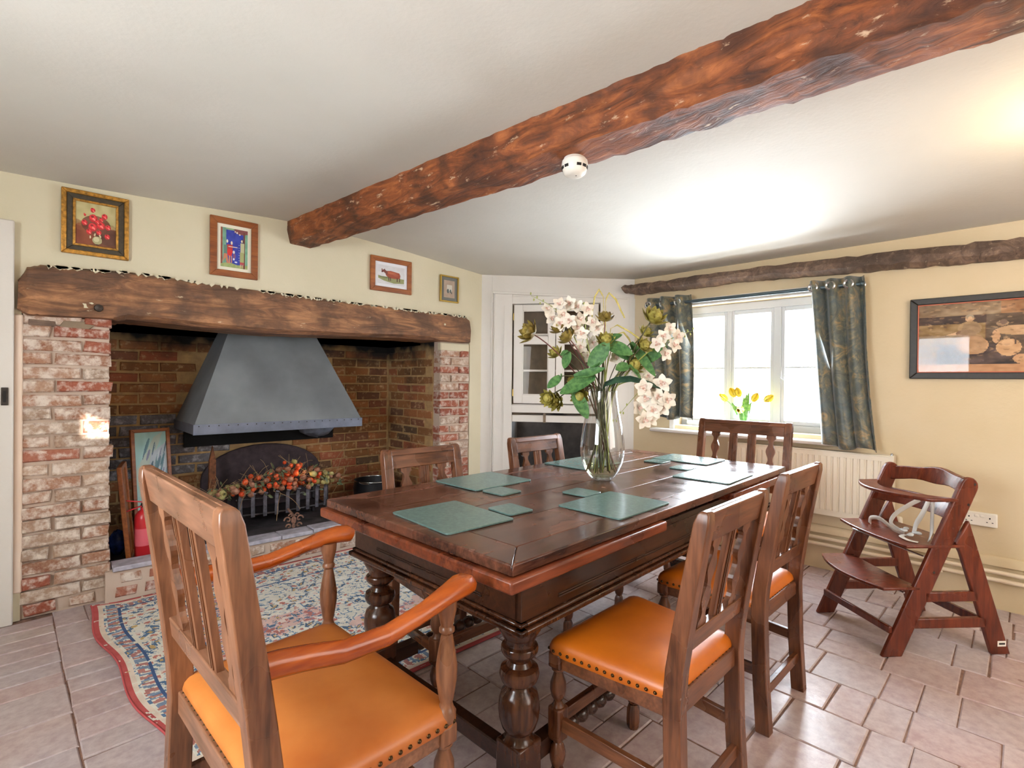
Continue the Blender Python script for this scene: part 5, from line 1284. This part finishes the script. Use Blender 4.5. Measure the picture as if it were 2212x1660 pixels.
# fire extinguisher
ex = thing('fire_extinguisher', (.486, 3.67, .128), 0, 'red fire extinguisher standing in the fireplace behind the armchair', 'fire extinguisher')
MB().lathe([(.040, 0), (.044, .006), (.0445, .24), (.040, .268), (.026, .288), (.016, .295), (.016, .31)], (0, 0, 0), 28).build('cylinder', RED, ex, smooth=50)
MB().lathe([(.0452, .09), (.0452, .19)], (0, 0, 0), 28, cap=False).build('label_band', plain('red_label', 'd8606c', .5), ex, smooth=60)
MB().lathe([(.014, .31), (.017, .318), (.012, .335)], (0, 0, 0), 14).build('valve', DKPLATE, ex, smooth=50)
MB().bar((.015, 0, .335), (-.085, -.02, .362), .014, .006).bar((.02, 0, .325), (-.085, -.02, .30), .014, .006).build('squeeze_handle', RED, ex, bevel=.001)
MB().tube([(.012, 0, .32), (.045, -.01, .325), (.06, -.01, .27), (.05, -.015, .16)], .006, 8).build('hose', BLACK, ex, smooth=60)
# plastic bag
m = MB(); m.ball((0, 0, .07), .075, 18, 12, (.62, .7, 1.0)); m.jitter(.006, 2)
o = m.build('plastic_bag', BAGB, smooth=80, label='small crumpled blue plastic bag in the left corner of the fireplace', cat='bag'); o.location = (.385, 3.88, .128)

# ------------------------------------------------------------------ high chair
hv = Vector((.70247, .71171, 0)); HA = math.atan2(-.63865, .7695)      # local x: front foot to rear foot ; local y: across
hc = thing('high_chair', (2.776, .492, 0), HA, 'brown wooden child high chair with white straps beside the radiator wall', 'high chair')
HW = .433
for k, y_ in enumerate((0, HW)):
    t = .011
    def slab(P): return MB().prism(P, y_-t, y_+t, lambda a, b, c_: (a, c_, b))
    n_ = 8; topc = (.362, .762); rr = .040; dirp = Vector((.368, .79)).normalized(); nr = Vector((dirp.y, -dirp.x))
    L = [(-.045, 0), (.046, 0)]; tp = Vector((.352, .752))
    arc = [tuple(tp+(nr*math.cos(a)+dirp*math.sin(a))*.041) for a in np.linspace(0, math.pi, 9)]
    slab(L+arc).build('post', HCWOOD, hc, bevel=.005)
    slab([(.470, 0), (.556, 0), (.352, .600), (.290, .50), (.315, .455)][:5]).build('rear_leg', HCWOOD, hc, bevel=.005)
    for zz in (.145, .262): slab([(.10 if zz < .2 else .15, zz-.022), (.44 if zz < .2 else .40, zz-.022), (.44 if zz < .2 else .40, zz+.022), (.10 if zz < .2 else .15, zz+.022)]).build('side_rail', HCWOOD, hc, bevel=.004)
    if k == 0:
        MB().box(.492, .532, -t-.0012, -t, .038, .062).build('maker_label', PLAST, hc)
        MB().box(.498, .526, -t-.0018, -t-.0011, .046, .054).build('label_print', BLKFR, hc)
        for (a, b) in ((.375, .762), (.345, .672), (.188, .372)): MB().lathe([(.006, 0), (.005, .0016), (.0, .002)], (a, -t, b), 10, (0, -1, 0)).build('bolt', DKPLATE, hc)
def plate(name, fr, bk, z_, th=.014, par=hc, y0=-.0, y1=HW, tilt=0):
    P = fr+bk; MB().prism([(a, b) for b, a in P], z_-th, z_).build(name, HCWOOD, par, bevel=.004)
ys = np.linspace(-.012, HW+.012, 13)
def arcf(a0, am, a1): return [(y_, a0+(a1-a0)*t+(am-(a0+a1)/2)*4*t*(1-t)) for y_, t in zip(ys, np.linspace(0, 1, 13))]
plate('footrest_plate', arcf(-.045, -.088, -.012), arcf(.125, .125, .150)[::-1], .308)
plate('seat_plate', arcf(.060, .045, .085), arcf(.330, .350, .330)[::-1], .493)
plate('tray_bar', arcf(.170, .085, .185), arcf(.30, .165, .31)[::-1], .700, .016)
# back rails (curved)
m = MB(); rings = []
for t in np.linspace(0, 1, 15):
    y_ = HW*t; bow = .055*math.sin(math.pi*t); h_ = .034+.006*math.cos(4*math.pi*t)*math.sin(math.pi*t); zc_ = .738+.022*math.sin(math.pi*t)
    rings.append([(.345+bow-.007-(.02 if 0 else 0), y_, zc_-h_), (.352+bow+.012, y_, zc_-h_), (.372+bow+.010, y_, zc_+h_), (.358+bow-.004, y_, zc_+h_)])
m.loft(rings); m.build('top_back_rail', HCWOOD, hc, bevel=.004, seg=2)
m = MB(); rings = []
for t in np.linspace(0, 1, 15):
    y_ = HW*t; bow = .05*math.sin(math.pi*t)
    rings.append([(.262+bow, y_, .600), (.276+bow, y_, .600), (.306+bow, y_, .668), (.292+bow, y_, .668)])
m.loft(rings); m.build('lower_back_rail', HCWOOD, hc, bevel=.004)
m = MB(); m.prism([(.292, .600), (.292, .664), (.290, .664), (.290, .600)], 0, .001)
MB().bar((.0, 0, .115), (.0, HW, .108), .018, .032).build('front_crossbar', HCWOOD, hc, bevel=.004)
MB().bar((.47, 0, .125), (.47, HW, .125), .018, .04).build('rear_crossbar', HCWOOD, hc, bevel=.004)
MB().tube([(.15, 0, .44), (.15, HW, .44)], .004, 8).tube([(.06, 0, .28), (.06, HW, .28)], .004, 8).build('threaded_rod', EYE, hc, smooth=60)
# harness straps lying on the seat
hs = thing('safety_harness', (2.776, .492, 0), HA, 'white webbing safety harness with clear buckles lying on the high chair seat', 'harness')
def ribbon(P, wd_=.020, name='strap', upv=(1, .3, 0)):
    m = MB(); m.sweep([Vector(p) for p in P], (wd_, .003), upv); return m.build(name, STRAP, hs, smooth=60)
def smooth_path(P, n=5):
    P = [Vector(p) for p in P]; out = []
    for i in range(len(P)-1):
        p0, p1, p2, p3 = P[max(i-1, 0)], P[i], P[i+1], P[min(i+2, len(P)-1)]
        for k in range(n):
            t = k/n; out.append(.5*((2*p1)+(p2-p0)*t+(2*p0-5*p1+4*p2-p3)*t*t+(3*p1-p0-3*p2+p3)*t**3))
    return out+[P[-1]]
ribbon(smooth_path([(.16, .33, .497), (.15, .31, .53), (.15, .25, .54), (.16, .18, .51), (.17, .13, .505)]), upv=(1, 0, 0))
ribbon(smooth_path([(.27, .16, .655), (.24, .19, .62), (.20, .22, .57), (.18, .22, .53), (.18, .18, .51), (.18, .14, .505)]), upv=(1, .2, 0))
ribbon(smooth_path([(.28, .12, .66), (.25, .12, .60), (.23, .13, .55), (.21, .12, .515)]), .026, upv=(1, 0, 0)); ribbon(smooth_path([(.28, .10, .66), (.26, .08, .59), (.24, .06, .53), (.20, .03, .50)]), .02, upv=(1, 0, 0))
ribbon(smooth_path([(.17, .12, .50), (.13, .10, .50), (.12, .05, .498), (.14, .02, .497)]), upv=(0, 0, 1))
m = MB(); r_ = random.Random(4)
for k in range(7): m.ball((.17+r_.uniform(-.025, .03), .11+r_.uniform(-.04, .05), .508+r_.uniform(0, .02)), .012, 8, 6, (1.2, 1, .6), Matrix.Rotation(r_.uniform(0, 3), 3, 'Z'))
m.build('buckle', STRAPB, hs, smooth=50)

# ------------------------------------------------------------------ tulips on the sill
def WW(s_, n_, z_): return W3(s_, n_, z_)
tv = thing('tulip_vase', WW(1.555, -.04, .867), WA, 'small clear glass vase of yellow tulips on the window sill', 'vase')
MB().lathe([(.0, .001), (.028, .0), (.032, .01), (.036, .06), (.046, .12), (.050, .135)], (0, 0, 0), 24, cap=False).build('glass_wall', VGLASS, tv, smooth=70)
TG = 'yellow tulips on the window sill'
for i, (ds, dz, lb, op) in enumerate([(.115, .205, 'yellow tulip leaning furthest left on the window sill', 0), (.055, .235, 'yellow tulip, second from the left', 0), (.025, .235, 'yellow tulip upright in the middle', 0), (-.065, .205, 'pale yellow tulip right of the leaves', 0), (-.145, .21, 'yellow tulip standing alone on the right', 0), (-.012, .150, 'open yellow tulip facing the room in front of the vase', 1)]):
    f = thing('tulip', WW(1.555, -.04, .867), WA, lb, 'flower', TG); tip = Vector((ds, .02+.05*op, dz))
    MB().tube(bend((ds*.05, 0, .02), tip, .03, 8, (0, .0, 0)), .003, 6).build('stem', TULG, f, smooth=60)
    d = (Vector((ds, .02, .10)).normalized() if not op else Vector((0, 1, -.1))); m = MB(); t1_ = d.orthogonal().normalized(); t2_ = d.cross(t1_)
    for k in range(6):
        an = math.pi*k/3; rad = t1_*math.cos(an)+t2_*math.sin(an); petal(m, tip+rad*.006, d+rad*(.45 if op else .30), -rad, .068, .052, .35 if op else .45, .35, 5); m.ball(tip+d*.024, .017, 8, 6, (1, 1, 1.2))
    m.build('tulip_cup', TULY, f, smooth=70)
f = thing('tulip_leaves', WW(1.555, -.04, .867), WA, 'green pointed tulip leaves between the yellow tulips', 'foliage')
for ds, dz in ((-.03, .26), (-.045, .27), (-.02, .22), (-.06, .20), (.08, .19), (.05, .17), (-.01, .24)): leaf(f, (0, 0, .05), (ds, .01, dz), .034, (0, 1, .2), TULG, .1, 'leaf')
